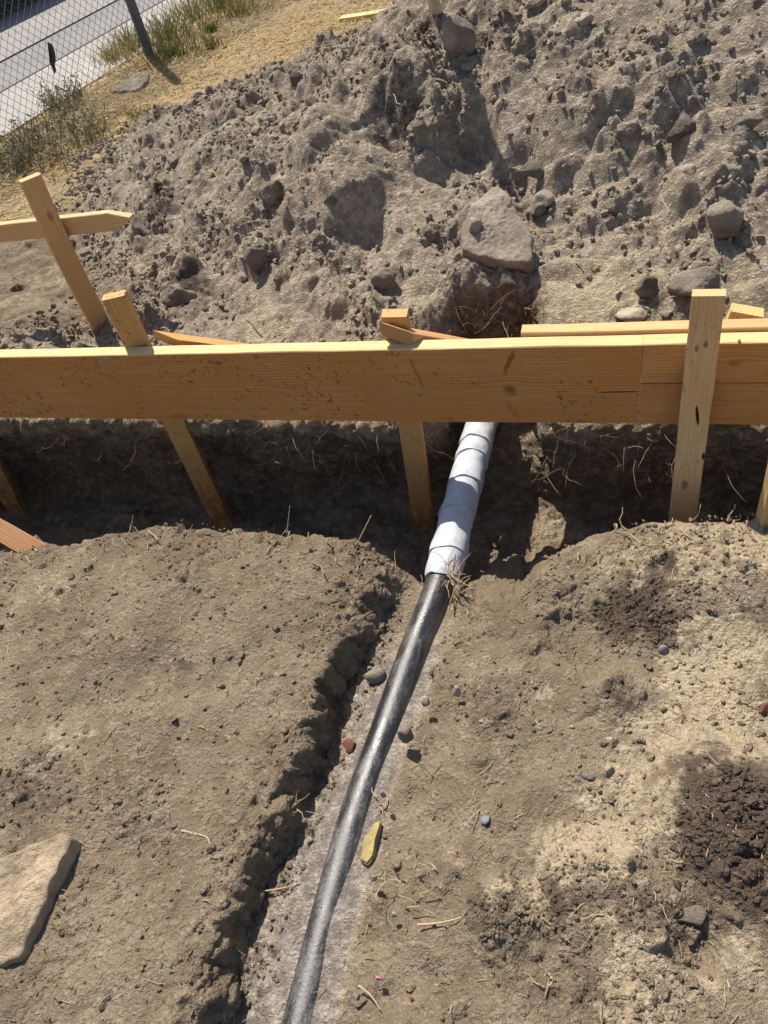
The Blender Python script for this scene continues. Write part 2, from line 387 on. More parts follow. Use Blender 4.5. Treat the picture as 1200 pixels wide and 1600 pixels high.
SAND_B = bl([(1100, 870, 95, .8), (1180, 880, 60, .9), (1000, 900, 55, .6), (1150, 1010, 60, .8), (1100, 1060, 80, .9), (1050, 1150, 80, .85), (1150, 1130, 70, .85), (1000, 1240, 90, .8), (950, 1330, 70, .85), (890, 1340, 60, .9), (830, 1390, 40, .75), (1010, 1480, 60, .6), (1020, 1540, 70, .8), (980, 1580, 60, .75), (1150, 1500, 50, .55), (870, 1075, 18, .75), (790, 1400, 25, .6),
             (100, 1160, 60, .35), (230, 1010, 60, .3), (420, 1040, 45, .3), (80, 930, 60, .35),
             (950, 440, 75, .7), (900, 470, 50, .7), (1010, 380, 60, .5), (980, 420, 50, .6), (1160, 440, 45, .6), (540, 270, 60, .55), (480, 380, 40, .35), (430, 510, 60, .6), (560, 500, 35, .5), (90, 420, 80, .45), (40, 460, 70, .35), (230, 420, 50, .45), (660, 480, 40, .55), (640, 250, 35, .4), (270, 165, 40, .5), (330, 140, 40, .5), (390, 225, 35, .35), (560, 320, 60, .45), (650, 330, 45, .5), (870, 360, 55, .45), (1020, 430, 60, .5), (480, 440, 50, .45), (340, 420, 45, .4), (700, 180, 40, .3), (900, 100, 60, .25), (1080, 330, 60, .3)])
DARK_B = bl([(990, 960, 50, .95), (1020, 930, 45, .8), (960, 1080, 35, .8), (1050, 980, 50, .7), (1140, 1250, 70, .95), (1170, 1300, 80, 1.), (1110, 1330, 60, .9), (1150, 1380, 60, .8), (760, 1110, 60, .5), (800, 1070, 40, .4), (960, 1420, 60, .6), (1000, 1440, 55, .6), (780, 1420, 45, .6), (870, 1410, 45, .55), (710, 1340, 40, .35), (1080, 1440, 50, .5), (900, 1560, 45, .5), (820, 1580, 40, .5), (1180, 960, 25, .5), (1000, 1400, 40, .5),
             (60, 1240, 90, .45), (200, 1260, 50, .4), (150, 1180, 60, .3), (275, 1050, 35, .55), (140, 985, 40, .35), (560, 940, 45, .5),
             (640, 60, 70, .6), (590, 110, 70, .6), (700, 40, 60, .6), (760, 30, 70, .55), (850, 60, 60, .4), (620, 170, 50, .7), (250, 350, 45, .8), (290, 460, 40, .9), (330, 260, 60, .35), (500, 340, 45, .3), (880, 160, 50, .4), (130, 490, 60, .7), (60, 500, 40, .5), (370, 150, 40, .5), (800, 470, 60, .6), (200, 480, 40, .6), (560, 60, 40, .6), (480, 120, 40, .6)])
ROUGH_B = bl([(1140, 1270, 90, 1.2), (1170, 1350, 70, 1.1), (990, 950, 70, 1.0), (1050, 900, 110, .8), (960, 1085, 35, .9), (780, 1420, 60, 1.0), (900, 1400, 90, .8), (1000, 1430, 90, .8), (1000, 1560, 110, .7), (760, 1090, 60, .5), (1120, 1060, 90, .5), (1130, 870, 110, .6), (60, 1240, 90, .6), (220, 1270, 60, .5), (500, 1000, 40, .8), (440, 1160, 40, .8), (360, 1340, 40, .9), (330, 1480, 50, .9), (560, 930, 60, .9), (140, 1420, 70, .4), (700, 1000, 60, .5), (880, 920, 60, .7), (960, 1250, 50, .6), (300, 870, 90, .4)])
BUMP_B = bl([(1140, 1270, 110, .05), (1180, 1350, 80, .04), (1060, 880, 130, .045), (1180, 860, 120, .05), (960, 1090, 40, .02), (780, 1430, 55, .02), (960, 1410, 110, .02), (1000, 940, 60, .02), (230, 900, 140, .02), (60, 1250, 120, .025), (420, 900, 120, .015), (880, 900, 45, .02), (130, 1170, 40, .006)])
DENT_B = bl([(120, 1130, 50, .012), (350, 1060, 40, .010), (230, 1350, 55, .012), (110, 960, 40, .010), (680, 1250, 50, .012), (800, 1180, 55, .014), (650, 1560, 50, .010), (300, 960, 45, .010), (275, 1055, 60, .012), (930, 1000, 60, .02), (900, 1500, 80, .012), (1085, 1475, 45, .03), (585, 1075, 14, .02)])
HEAP_BUMP = bl([(540, 300, 60, .06), (480, 330, 40, .05), (250, 345, 45, .05), (290, 455, 45, .05), (610, 160, 45, .04), (500, 215, 50, .04), (670, 220, 40, .05), (640, 130, 40, .05), (330, 230, 60, .04), (405, 400, 30, .03), (900, 200, 60, .04), (1000, 160, 70, .04), (1120, 230, 60, .05), (760, 330, 50, .03), (1080, 470, 60, .03), (200, 240, 30, .03), (430, 120, 30, .03)])
HEAP_DENT = bl([(560, 380, 50, .06), (620, 195, 45, .07), (745, 240, 30, .05), (800, 280, 40, .05), (530, 430, 40, .03), (1010, 320, 40, .03), (700, 400, 40, .05)])
SMOOTH_H = bl([(950, 440, 80, 1), (880, 470, 50, 1), (540, 265, 60, .7), (740, 260, 50, .8), (60, 430, 90, .55), (150, 420, 60, .4), (430, 510, 50, .8), (1150, 440, 40, .8), (660, 470, 40, .7), (640, 300, 40, .5), (0, 400, 120, .6), (560, 310, 80, .75), (650, 330, 60, .8), (470, 450, 70, .7), (870, 350, 55, .6), (1010, 420, 70, .8), (620, 430, 50, .7), (340, 430, 50, .5), (590, 240, 50, .6), (1120, 420, 60, .6)])

def near_z(x, y):
    """near bank with the pipe gully"""
    z = .010*pn(x*2.1, y*2.1, .3)+.006*pn(x*5.3, y*5.3, 4.3)+blobs(BUMP_B, x, y)-blobs(DENT_B, x, y)
    px = pipe_x(y); xl = gully_l(y)+.030*pn(x*0+3.3, y*8, .7)+.020*pn(x*0+1.3, y*23, 2.7)+.007*pn(x*0+1.3, y*61, 2.7)
    d = (x-px)*.91
    fade = sstep(1.30, 1.16, y)
    k = sstep(1.07, 1.19, y)
    lw = sstep(.95, .45, y); ww = .026+.02*lw+.05*sstep(-.2, .5, pn(x*0+6.1, y*6.3, .2)+.25*pn(x*0+2.1, y*17, .2))
    zl = np.where(x < xl, .012, .012-(.012+(.100-.030*lw)*(1-k)+.07*k)*sstep(0, ww+.05*k, x-xl))
    up = sstep(1.15, .55, y)
    right = (-.066+.022*up)+(.066-.022*up)*sstep(.045, .26, d)+.012*pn(x*14, y*14, 5.)*sstep(.05, .12, d)
    fb_ = sstep(-.13, -.04, d)*sstep(.0, .05, x-xl); floor = zl*(1-fb_)+(-.070+.021*up)*fb_
    g = np.where(d < .0, floor, right)
    g = np.where(d < .03, np.minimum(g, .012), g)
    wide = sstep(.42, .26, d)
    z2 = z+g*wide*np.where(d < 0, 1, 1)
    z2 = np.where(d < 0, z*(x < xl)+g+0*z, z2)
    return z2
def masks(x, y, q):
    wx = x+.055*pn(x*8, y*8, 1.2)+.018*pn(x*27, y*27, 1.9); wy = y+.055*pn(x*8, y*8, 7.2)+.018*pn(x*27, y*27, 8.1)
    s_ = blobs(SAND_B, wx, wy); d_ = blobs(DARK_B, wx, wy)
    return s_, d_
def disp_near(x, y, z, rough):
    h = .004*pn(x*9, y*9, z*9)+.0022*pn(x*24, y*24, z*24)
    msk = sstep(-.25, .45, pn(x*6.5+11, y*6.5, z*6.5))
    r = np.clip(rough*(.45+.75*msk)+.10*msk, 0, 1.3)
    yy = y+z*.8
    h = h+r*(.010*np.abs(pn(x*17+2, y*17, z*17))+.010*np.abs(pn(x*41, y*41+5, z*41)))
    h = h+clodf(x, yy, 24, r*.42, 1.0)*.75+clodf(x, yy, 52, .06+r*.55, 2.0)*.75+clodf(x, yy, 110, .16+.14*msk+r*.5, 3.0)*.8
    cr = sstep(.045, .0, np.abs(pn(x*6.1+3, y*6.1, z*6)+.25*pn(x*21, y*21, z*21)))*sstep(.0, .35, pn(x*2.6+9, y*2.6, .4))
    h = h-.007*cr+.005*np.abs(pn(x*13+6, y*13, z*13))
    h = h+.0013*pn(x*75, y*75, z*75)-.004*sstep(.35, .7, pn(x*32+4, y*32, z*32))*(.3+msk)
    return h
def disp_heap(x, y, z, smooth):
    a = 1-.82*smooth
    b0 = pn(x*3.1, y*3.1, z*3.1+9); b1 = np.abs(pn(x*8+2, y*8, z*8)); b2 = np.abs(pn(x*19, y*19+5, z*19)); b3 = np.abs(pn(x*43, y*43, z*43+3))
    m1 = sstep(-.4, .45, pn(x*4.5+5, y*4.5, z*4.5)); yy = y+z*.7
    m0 = sstep(-.25, .35, pn(x*1.7+1, y*1.7, z*1.7+4)+.15)
    a = a*(.45+.55*m0); k = a*(.3+.8*m1)
    b00 = pn(x*1.4+3, y*1.4, z*1.4)
    return -.012+.06*b00+.05*b0*(.4+.6*a)+(.35+.65*a)*.062*b1+k*(.026*b2+.014*b3)+clodf(x, yy, 6.0, .24*a, 4.0)*.7*a+clodf(x, yy, 9.5, .28, 8.0)*.75*(.3+.7*a)+clodf(x, yy, 15, .45*k, 5.0)*.75+clodf(x, yy, 32, .6*k, 6.0)*.65+clodf(x, yy, 64, .12+.6*k, 7.0)*.75+.002*pn(x*80, y*80, z*80)

# --- near ground with the trench, one swept surface
def build_near():
    s0, s1 = -2.45, 1.15
    gs = gl[:, 0]*EE[0]+gl[:, 1]*EE[1]; gq = gl[:, 0]*NN[0]+gl[:, 1]*NN[1]; o_ = np.argsort(gq)
    def cols(se): return np.concatenate([np.linspace(s0, se-.045, 390, endpoint=False), np.linspace(se-.045, se+.085, 100, endpoint=False), np.linspace(se+.085, s1, 420)])
    S = cols(np.interp(1.06, gq[o_], gs[o_])); nc = len(S)
    qn = q_near(S)+.022*pn(S*7, S*0, S*0+.5)+.014*pn(S*19, S*0+3, S*0+.5)
    rows = []
    NB = 350
    v = np.linspace(0, 1, NB)
    Qb = -.35+(qn[None]+.35)*v[:, None]; Sb = np.stack([cols(np.interp(a, gq[o_], gs[o_])) for a in Qb.mean(1)])
    X, Y = w_of(Sb, Qb); Zb = near_z(X, Y)
    ze = Zb[-1]
    slope = .33*sstep(-.42, -.33, S)*sstep(-.12, -.22, S)+.03
    w = sstep(-.60, -.53, S)*sstep(-.20, -.30, S)        # pipe channel through the far bank
    fl = -.385+.02*pn(S*4, S*0+8, S*0)
    n1 = .020*pn(S*5, S*0+1, S*0); n2 = .016*pn(S*11, S*0+2, S*0)
    z18 = heap_z(S, S*0+1.8); z22 = heap_z(S, S*0+2.2)
    ztop = np.minimum(.09, z18)
    def K(qa, za, qc=None, zc=None):
        qa = qa+S*0; za = za+S*0
        if qc is not None: qa = qa*(1-w)+qc*w; za = za*(1-w)+zc*w
        return np.stack([qa, za], -1)
    sl = (slope-.03)/.33
    def W(a, b, z): return K(qn+a*(1-sl)+b*sl, z*(1-sl)+(ze+(fl-ze)*b/.47)*sl)
    keys = [K(qn, ze), W(.0165, .10, ze-.03), W(.0435, .22, -.16+n2*.5), W(.0755, .34, -.30+0*S), W(.13, .455, fl+.01), K(np.maximum(1.50, qn+.13+slope), fl), K(1.72+n1, fl, 1.78, fl),
            K(1.785+n1, fl+.06, 1.83, fl+.08), K(1.78+n2, -.20, 1.86, -.24), K(1.72+n1, -.05, 1.90, -.19), K(1.655+n2+n1, .03, 1.98, -.17), K(1.652+n2+n1, .072, 2.09, -.15), K(1.70+n2, ztop+.012, 2.135, -.03),
            K(1.80, z18, 2.115, .10), K(2.0, heap_z(S, S*0+2.0), 2.14, .205), K(2.2, z22), K(2.27, z22-.09)]
    keys = np.stack(keys, 0)                               # (k, nc, 2)
    # sample each span with its own number of rows
    spans = [6, 16, 18, 10, 18, 16, 12, 14, 18, 16, 10, 10, 18, 30, 30, 6]
    out = []
    for i, m in enumerate(spans):
        p0 = keys[max(i-1, 0)]; p1 = keys[i]; p2 = keys[i+1]; p3 = keys[min(i+2, len(keys)-1)]
        for t in np.arange(1, m+1)/m:
            lin = p1*(1-t)+p2*t
            cr = .5*((2*p1)+(-p0+p2)*t+(2*p0-5*p1+4*p2-p3)*t*t+(-p0+3*p1-3*p2+p3)*t**3)
            out.append(lin if i >= len(spans)-3 else .35*lin+.65*cr)
    out = np.array(out)
    Q = np.concatenate([Qb, out[..., 0]], 0); Z = np.concatenate([Zb, out[..., 1]], 0)
    nr = Q.shape[0]; SS = np.concatenate([Sb, np.broadcast_to(S, (nr-NB, nc))], 0)
    # far bank surface beyond the lip gets its heap humps
    X, Y = w_of(SS, Q); X = X.astype(np.float32); Y = Y.astype(np.float32); Z = Z.astype(np.float32)
    V = np.stack([X, Y, Z], -1)
    du = np.gradient(V, axis=1); dv = np.gradient(V, axis=0)
    Nm = np.cross(du, dv); Nm /= np.linalg.norm(Nm, axis=-1, keepdims=True)+1e-12
    rowi = np.arange(nr)[:, None]+np.zeros((1, nc))
    isb = rowi < NB
    rough = np.where(isb, blobs(ROUGH_B, X, Y)+.05, .75)
    # gully wall is crumbly
    dx = X-gully_l(Y); gw = sstep(-.07, .0, dx)*sstep(.13, .06, dx)*(Y < 1.25)*isb
    gwall = gw
    rough = np.maximum(rough, gw*1.25)
    edge = sstep(.12, .0, np.abs(Q-qn[None]))
    rough = np.maximum(rough, .55*edge)
    d = (X-pipe_x(Y))*.91
    clay = sstep(.04, .075, dx)*sstep(.095+.03*pn(Y*9, X*9, .4), .05, d)*isb*sstep(1.17, 1.05, Y)
    rough = rough*(1-.85*clay)
    far = sstep(NB+190, NB+222, rowi)
    h = disp_near(X, Y, Z, rough)
    j0 = NB+185; hh = np.zeros_like(h); hh[j0:] = disp_heap(X[j0:], Y[j0:], Z[j0:], blobs(SMOOTH_H, X[j0:], Y[j0:]))
    h = h*(1-far)+hh*far
    wallr = sstep(NB, NB+12, rowi)*(1-far)
    h = h+wallr*(.02*pn(X*8, Y*8, Z*8)+.016*np.abs(pn(X*18, Y*18, Z*30)))
    # keep clear of the pipe
    h = np.where(isb, h*sstep(.03, .075, np.abs(d))+0*h, h)
    Nm = Nm*(1-far[..., None])+np.array([0, 0, 1.])*far[..., None]
    V = V+Nm*h[..., None]
    # sink the last rows under the heap sheet
    sa, da = masks(X, Y, Q)
    wall = sstep(NB+2, NB+18, rowi)*(1-far)
    da = np.maximum(da, gwall*.2); sa = sa*(1-wall)+.42*wall*(Q > 1.5)  # far trench wall coloured paler to stand in for bounce light, no sand there
    # sandy crust along the far lip
    lip = (rowi > NB+165)*(rowi < NB+195)*(1-w[None])
    sa = np.maximum(sa, .3*lip)
    clay = np.maximum(clay, .58*sstep(1.72, 1.95, Q+.08*pn(X*7, Y*7, .2))*far)
    me = mesh_np('ground', V.reshape(-1, 3), grid_faces(nr, nc), None, True, {'sand_bounce': sa, 'dark': da, 'clay': clay})
    return link('ground', me, MAT_SOIL, kind='structure', label='bare brown soil cut by a footing trench and a pipe gully')
build_near()

def heap_full(x, y, s, q):
    z = heap_z(s, q)
    return z+(1.5*blobs(HEAP_BUMP, x, y)-1.5*blobs(HEAP_DENT, x, y))*sstep(2.2, 2.42, q)
def build_heap():
    s0, s1 = -4.6, 1.9; nc = 900; u = np.linspace(0, 1, nc)
    S = np.interp(u, [0, .08, .90, 1], [s0, -3.7, .95, s1])
    nr = 440; q0, q1 = 2.2, 6.2; v = np.linspace(0, 1, nr); Qr = np.interp(v, [0, .42, .80, 1], [q0, 3.1, 4.4, q1])
    SS, QQ = np.meshgrid(S, Qr); X, Y = w_of(SS, QQ); X = X.astype(np.float32); Y = Y.astype(np.float32)
    Z = heap_full(X, Y, SS, QQ)
    on = sstep(.015, .12, Z)
    sm = blobs(SMOOTH_H, X, Y)
    h = disp_heap(X, Y, Z.astype(np.float32), np.maximum(sm, (1-on)*sstep(2.2, 2.5, QQ)))
    V = np.stack([X, Y, Z+h-.22*(1-on)*np.maximum(sstep(3.25, 3.6, QQ)*sstep(-2.0, -2.4, SS), sstep(4.4, 4.9, QQ))-.012*(1-on)], -1)
    sa, da = masks(X, Y, QQ)
    da = da*on*.85; sa = np.maximum(sa, .15*(1-on))
    me = mesh_np('spoil_heap', V.reshape(-1, 3), grid_faces(nr, nc), None, True, {'sand_bounce': sa, 'dark': da, 'clay': .58*on})
    link('spoil_heap', me, MAT_SOIL, kind='structure', label='large heap of excavated grey brown dirt behind the trench')
build_heap()

# --- surroundings: one wide sheet, sunk under the detailed ground
def build_yard():
    m, nt, b = newmat('dry_yard'); N = NT(nt); p = N.pos()
    n1 = N.noise(p, 1.3, 4, .6); n2 = N.noise(p, 14, 5, .7); n3 = N.noise(p, 90, 4, .7)
    c = N.mix(N.ramp(n2, .3, .7), c4((.25, .185, .11)), c4((.50, .39, .215)))
    c = N.mix(N.ramp(n1, .45, .65, 0, .6), c, c4((.24, .165, .11)))
    c = N.mix(N.ramp(n3, .5, .75, 0, .5), c, c4((.58, .46, .27)))
    N.put(b.inputs['Base Color'], c); b.inputs['Roughness'].default_value = .95; b.inputs['Specular IOR Level'].default_value = .1
    N.bump(N.math('ADD', n2, n3), .9, .03, b)
    ax = np.concatenate([-np.geomspace(90, 7, 14), np.linspace(-6.5, 6.5, 150), np.geomspace(7, 90, 14)])
    ay = np.concatenate([-np.geomspace(60, 2.2, 12), np.linspace(-2, 10, 150), np.geomspace(10.2, 160, 18)])
    X, Y = np.meshgrid(ax, ay); s = X*EE[0]+Y*EE[1]; q = X*NN[0]+Y*NN[1]
    Z = .012*pn(X*2, Y*2, .5)+.01*pn(X*6, Y*6, 2.5)
    # under the detailed pieces the sheet is sunk
    inn = sstep(-2.42, -2.30, s)*sstep(1.12, 1.0, s)*sstep(-.33, -.2, q)*sstep(2.2, 2.0, q)
    hz = heap_z(s, q); inh = np.maximum(sstep(.06, .16, hz), sstep(3.35, 3.2, q)*sstep(-4.1, -3.8, s)*sstep(2.2, 1.9, s))*(q > 1.9)
    Z = Z-.75*inn-.35*inh-.0
    onr = fence_side(X, Y)
    Z = Z-.25*sstep(.1, .35, onr)
    me = mesh_np('yard', np.stack([X, Y, Z], -1).reshape(-1, 3), grid_faces(len(ay), len(ax)), None, True)
    link('yard', me, m, kind='structure', label='dry straw covered ground of the yard')
FP1 = at_z(0, 230, 0.0); FP2 = at_z(228, 88, 0.0)
FD = (FP2-FP1); FD[2] = 0; FD /= np.linalg.norm(FD); FN = np.array([-FD[1], FD[0], 0])     # FN points to the street
def fence_side(x, y): return (x-FP1[0])*FN[0]+(y-FP1[1])*FN[1]
build_yard()

# --- street beyond the fence
def strip(name, a0, a1, z, mat, label, t0=-6, t1=60, thick=.3):
    o = FP1
    pts = []
    for t, a in ((t0, a0), (t1, a0), (t1, a1), (t0, a1)):
        P = o+FD*t+FN*a; pts.append((P[0], P[1]))
    V = [(x, y, z) for x, y in pts]+[(x, y, z-thick) for x, y in pts]
    Fq = [(0, 1, 2, 3), (0, 4, 5, 1), (1, 5, 6, 2), (2, 6, 7, 3), (3, 7, 4, 0)]
    me = mesh_np(name, np.array(V), np.array(Fq))
    return link(name, me, mat, kind='structure', label=label)
def pave(name, col, var=.12):
    m, nt, b = newmat(name); N = NT(nt); p = N.pos()
    n1 = N.noise(p, 1.1, 4, .6); n2 = N.noise(p, 45, 5, .7)
    c = N.mix(N.ramp(n1, .3, .7), c4([x*(1-var) for x in col]), c4([x*(1+var) for x in col]))
    c = N.mix(N.ramp(n2, .4, .7, 0, .35), c, c4([x*.6 for x in col]))
    N.put(b.inputs['Base Color'], c); b.inputs['Roughness'].default_value = .9; N.bump(n2, .5, .004, b)
    return m
MAT_WALK = pave('concrete_walk', (.31, .285, .255)); MAT_GUT = pave('grey_asphalt', (.19, .18, .175)); MAT_ROAD = pave('worn_road', (.24, .225, .21))
strip('pavement', .12, 1.05, .012, MAT_WALK, 'pale concrete pavement along the outside of the fence')
strip('gutter', 1.05, 2.0, -.02, MAT_GUT, 'grey asphalt gutter lane between pavement and road')
strip('road', 2.0, 14.0, -.012, MAT_ROAD, 'worn pale grey street beyond the fence')
for k, (a, wd, z) in enumerate([(1.035, .022, .0165), (1.99, .010, -.0075)]):
    strip('joint', a, a+wd, z, plain('joint_dark_%d' % k, (.07, .065, .06) if k == 0 else (.12, .11, .10)), 'dark joint line in the street paving', thick=.004)
# ------------------------------------------------------------------ TIMBER
Q0 = 1.572; ZB = .152; BH = .24; BT = .042
def section_loop(w, t, ch=.0022):
    a, b = t/2, w/2
    return [(-a+ch, -b), (a-ch, -b), (a, -b+ch), (a, b-ch), (a-ch, b), (-a+ch, b), (-a, b-ch), (-a, -b+ch)]
def board_mesh(name, L, w, t, point=0.0, pside=0, bend=0.0, seed=0, nseg=14, end_skew=0.0, cut=0.0):
    """box with worn edges along +X, optional pointed end at x = L"""
    r = random.Random(seed); V = []; Q = []; T = []
    xs = [L*i/nseg for i in range(nseg+1)]
    if point: xs = [x for x in xs if x < L-point-.01]+[L-point, L]
    for i, x in enumerate(xs):
        sc = 1.0
        if point and i == len(xs)-1: sc = .10
        off = bend*math.sin(math.pi*x/L)+r.uniform(-.0006, .0006)
        for (y, z) in section_loop(w, t):
            xx = x+(end_skew*z if i in (0, len(xs)-1) else 0)
            zz = z*sc+(pside*w*.35 if (point and i == len(xs)-1) else 0)
            V.append((xx, y+r.uniform(-.0004, .0004), zz+off+r.uniform(-.0005, .0005)))
    n = 8
    for i in range(len(xs)-1):
        for j in range(n):
            a = i*n+j; b_ = i*n+(j+1) % n
            Q.append((a, b_, b_+n, a+n))
    e = (len(xs)-1)*n
    for j in range(1, n-1): T.append((0, j+1, j)); T.append((e, e+j, e+j+1))
    return mesh_np(name, np.array(V), np.array(Q)[:, ::-1], np.array(T)[:, ::-1])
def board(name, label, cat, P0, P1, w, t, facing, mat, group=None, cutn=None, **kw):
    P0 = Vector(P0); P1 = Vector(P1); X = (P1-P0); L = X.length; X.normalize()
    Yv = Vector(facing); Yv = (Yv-X*Yv.dot(X)).normalized(); Zv = X.cross(Yv)
    me = board_mesh(name, L, w, t, **kw)
    if cutn is not None:                      # foot cut parallel to a given plane
        cn = Vector(cutn)
        for v in me.vertices[:8]: v.co.x -= (Yv*v.co.y+Zv*v.co.z).dot(cn)/X.dot(cn)
    o = link(name, me, mat, label=label, cat=cat, group=group)
    o.matrix_world = Matrix(((X.x, Yv.x, Zv.x, P0.x), (X.y, Yv.y, Zv.y, P0.y), (X.z, Yv.z, Zv.z, P0.z), (0, 0, 0, 1)))
    return o
def P3(s, q, z): return (s*EE[0]+q*NN[0], s*EE[1]+q*NN[1], z)
WL = (.60, .40, .185); WD = (.43, .235, .085)
fac = -NN
sj = sq(at_q(1001, 600, Q0))[0]
SL = -3.9
zmid = ZB+BH/2
def bx(px, py): 
    P = at_q(px, py, Q0); return sq(P)[0]-SL, P[2]-zmid
k1 = bx(340, 567); k2 = bx(298, 596); k3 = bx(795, 606); k4 = bx(795, 560); k5 = bx(60, 615)
kn = lambda p, r, s: (p[0], -p[1]*ZS, r, s)
ZS = 1.0
# board frame: X along EE, Y = facing (-NN), Z = X x Y = EE x -NN = -up ; so local z is downwards
ZS = 1.0
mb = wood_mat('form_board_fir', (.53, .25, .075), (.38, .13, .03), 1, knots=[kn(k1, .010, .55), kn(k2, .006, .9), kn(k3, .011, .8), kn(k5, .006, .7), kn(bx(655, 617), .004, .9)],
              cracks=[(bx(965, 612)[0], -bx(965, 612)[1], .055, .0022, -.02)], mud=.75, freq=110, sunlit_top=-BH/2+.0012, stains=[(bx(795, 566)[0], -bx(795, 566)[1], .010, .055, -.42, .75), (bx(797, 612)[0], -bx(797, 612)[1], .022, .018, 0, .6), (bx(800, 640)[0], -bx(800, 640)[1], .012, .04, .5, .35), (bx(280, 650)[0], -bx(280, 650)[1], .05, .012, 0, .35)], drip=(bx(655, 560)[0], -bx(655, 555)[1], -bx(655, 612)[1], .25))
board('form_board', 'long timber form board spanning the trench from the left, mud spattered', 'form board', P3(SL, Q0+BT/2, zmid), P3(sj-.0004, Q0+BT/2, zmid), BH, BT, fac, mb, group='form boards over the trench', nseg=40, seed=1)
hu = BH*.47
mu = wood_mat('form_board_upper', (.55, .285, .10), (.39, .15, .04), 5, knots=[(bx(1150, 560)[0]-(sj-SL), .0, .011, .5)], mud=.2, freq=110, sunlit_top=-hu/2+.0012)
ml = wood_mat('form_board_lower', (.53, .27, .095), (.38, .145, .04), 9, mud=.25, freq=110)
zt = ZB+BH
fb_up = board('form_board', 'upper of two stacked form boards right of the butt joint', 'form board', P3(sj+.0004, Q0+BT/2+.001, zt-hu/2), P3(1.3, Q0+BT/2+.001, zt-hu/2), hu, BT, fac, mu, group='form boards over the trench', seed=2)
board('form_board', 'lower of two stacked form boards right of the butt joint', 'form board', P3(sj+.0008, Q0+BT/2, ZB+(BH-hu-.002)/2), P3(1.3, Q0+BT/2, ZB+(BH-hu-.002)/2), BH-hu-.002, BT, fac, ml, group='form boards over the trench', seed=3)
ss = sq(at_q(815, 517, Q0+BT*1.5))[0]
board('splice_board', 'pale splice board backing the butt joint behind the form boards', 'form board', P3(ss, Q0+BT*1.5+.003, zt-.057), P3(1.3, Q0+BT*1.5+.003, zt-.057), .13, BT-.004, fac, wood_mat('splice_fir', WL, WD, 13, mud=.1, freq=110), seed=4)

FLOOR = -.40
MAT_NAIL = plain('nail_steel', (.45, .43, .40), .35, .5, .9)
def nail(host, px, py, q):
    P = at_q(px, py, q); V, Q, T = tube_np(np.array([P+NN*.004, P-NN*.0025]), .0035, 10)
    o = link('nail', mesh_np('nail', V, Q, T), MAT_NAIL, parent=host); o.matrix_parent_inverse = host.matrix_world.inverted()
nail(fb_up, 1155, 533, Q0+.001)
nail(fb_up, 1020, 548, Q0+.001)
def vstake(name, label, px_top, py_top, q, w, t, yaw=0.0, lean=(0, 0), mat=None, zbot=FLOOR-.05, **kw):
    """stake whose head is seen at the pixel, standing at depth q across the trench"""
    top = at_q(px_top, py_top, q); bot = np.array([top[0]+lean[0], top[1]+lean[1], zbot])
    fv = np.array([fac[0]*math.cos(yaw)-fac[1]*math.sin(yaw), fac[0]*math.sin(yaw)+fac[1]*math.cos(yaw), 0])
    return board(name, label, 'stake', bot, top, w, t, fv, mat, group='wooden form stakes', **kw)
def smat(i, light=(.58, .33, .115), dark=(.41, .185, .05), **kw): return wood_mat('stake_fir_%d' % i, light, dark, i*3.7+2, **kw)
qb = Q0+BT+.022
def lean_to(px_top, py_top, q, px_b, py_b, z):
    a = at_q(px_top, py_top, q); b = at_z(px_b, py_b, z); return (b[0]-a[0], b[1]-a[1])
l2 = lean_to(178, 461, qb, 352, 822, -.39)
vstake('form_stake', 'square-topped stake rising tallest behind the left part of the form board', 178, 461, qb, .066, .036, yaw=.35, lean=l2, mat=smat(2, mud=.9, foot=.5), zbot=-.41, seed=12)
lm = lean_to(617, 489, qb, 664, 826, -.39)
vstake('form_stake', 'short stake stub behind the board with a brace nailed to its front', 617, 489, qb, .066, .036, yaw=.08, lean=lm, mat=smat(3, (.58, .33, .13), (.40, .17, .05), mud=.4, foot=.3), zbot=-.41, seed=13)
# front right stake
st_top = at_q(1108, 457, Q0-.021); st_bot = at_z(1063, 838, -.16); dvec = (st_bot-st_top); st_bot = st_top+dvec*1.5
Lst = np.linalg.norm(st_top-st_bot)
def sx(px, py):
    # position on the stake: along from the foot, across
    a = (py-457)/(842-457)
    return Lst-a*Lst/1.5*1.0, 0
board('form_stake', 'stake with dark knot slots standing in front of the form boards', 'stake', st_bot, st_top, .067, .034, (fac[0]+.10*EE[0]*-1, fac[1]-.10*EE[1], 0), smat(4, (.66, .43, .22), (.50, .275, .11), knots=[(sx(0, 738)[0], -.004, .010, .75), (sx(0, 520)[0], .006, .006, .9), (sx(0, 525)[0], -.012, .006, .8)], cracks=[(sx(0, 622)[0], .006, .030, .0042, -.16), (sx(0, 686)[0], .0305, .012, .0035, 0)], mud=.35, freq=110), group='wooden form stakes', seed=14, end_skew=.02)
vstake('form_stake', 'stake head with sunlit cut top behind the splice board at the right', 1168, 484, Q0+BT*2+.03, .072, .036, yaw=-.1, lean=(-.05, .03), mat=smat(5, (.66, .46, .19), (.50, .30, .10)), zbot=.10, seed=15)
rt = at_z(1184, 850, -.03); 
board('form_stake', 'stake at the right edge under the form boards, one edge sunlit', 'stake', (rt[0]+.018, rt[1]-.008, -.4), (rt[0]+.018, rt[1]-.008, .60), .066, .034, (fac[0]+.25*EE[0], fac[1]+.25*EE[1], 0), smat(6, (.55, .38, .16), (.40, .24, .09)), group='wooden form stakes', seed=16)
ll = at_z(28, 803, -.39); lt = at_q(-95, 560, qb)
board('form_stake', 'mud caked stake leg under the board at the left edge', 'stake', (ll[0], ll[1], -.41), lt, .064, .034, (fac[0]*.9-.3*fac[1], fac[1]*.9+.3*fac[0], 0), smat(7, (.52, .33, .12), (.36, .19, .06), mud=1.0, foot=.6), group='wooden form stakes', seed=17)
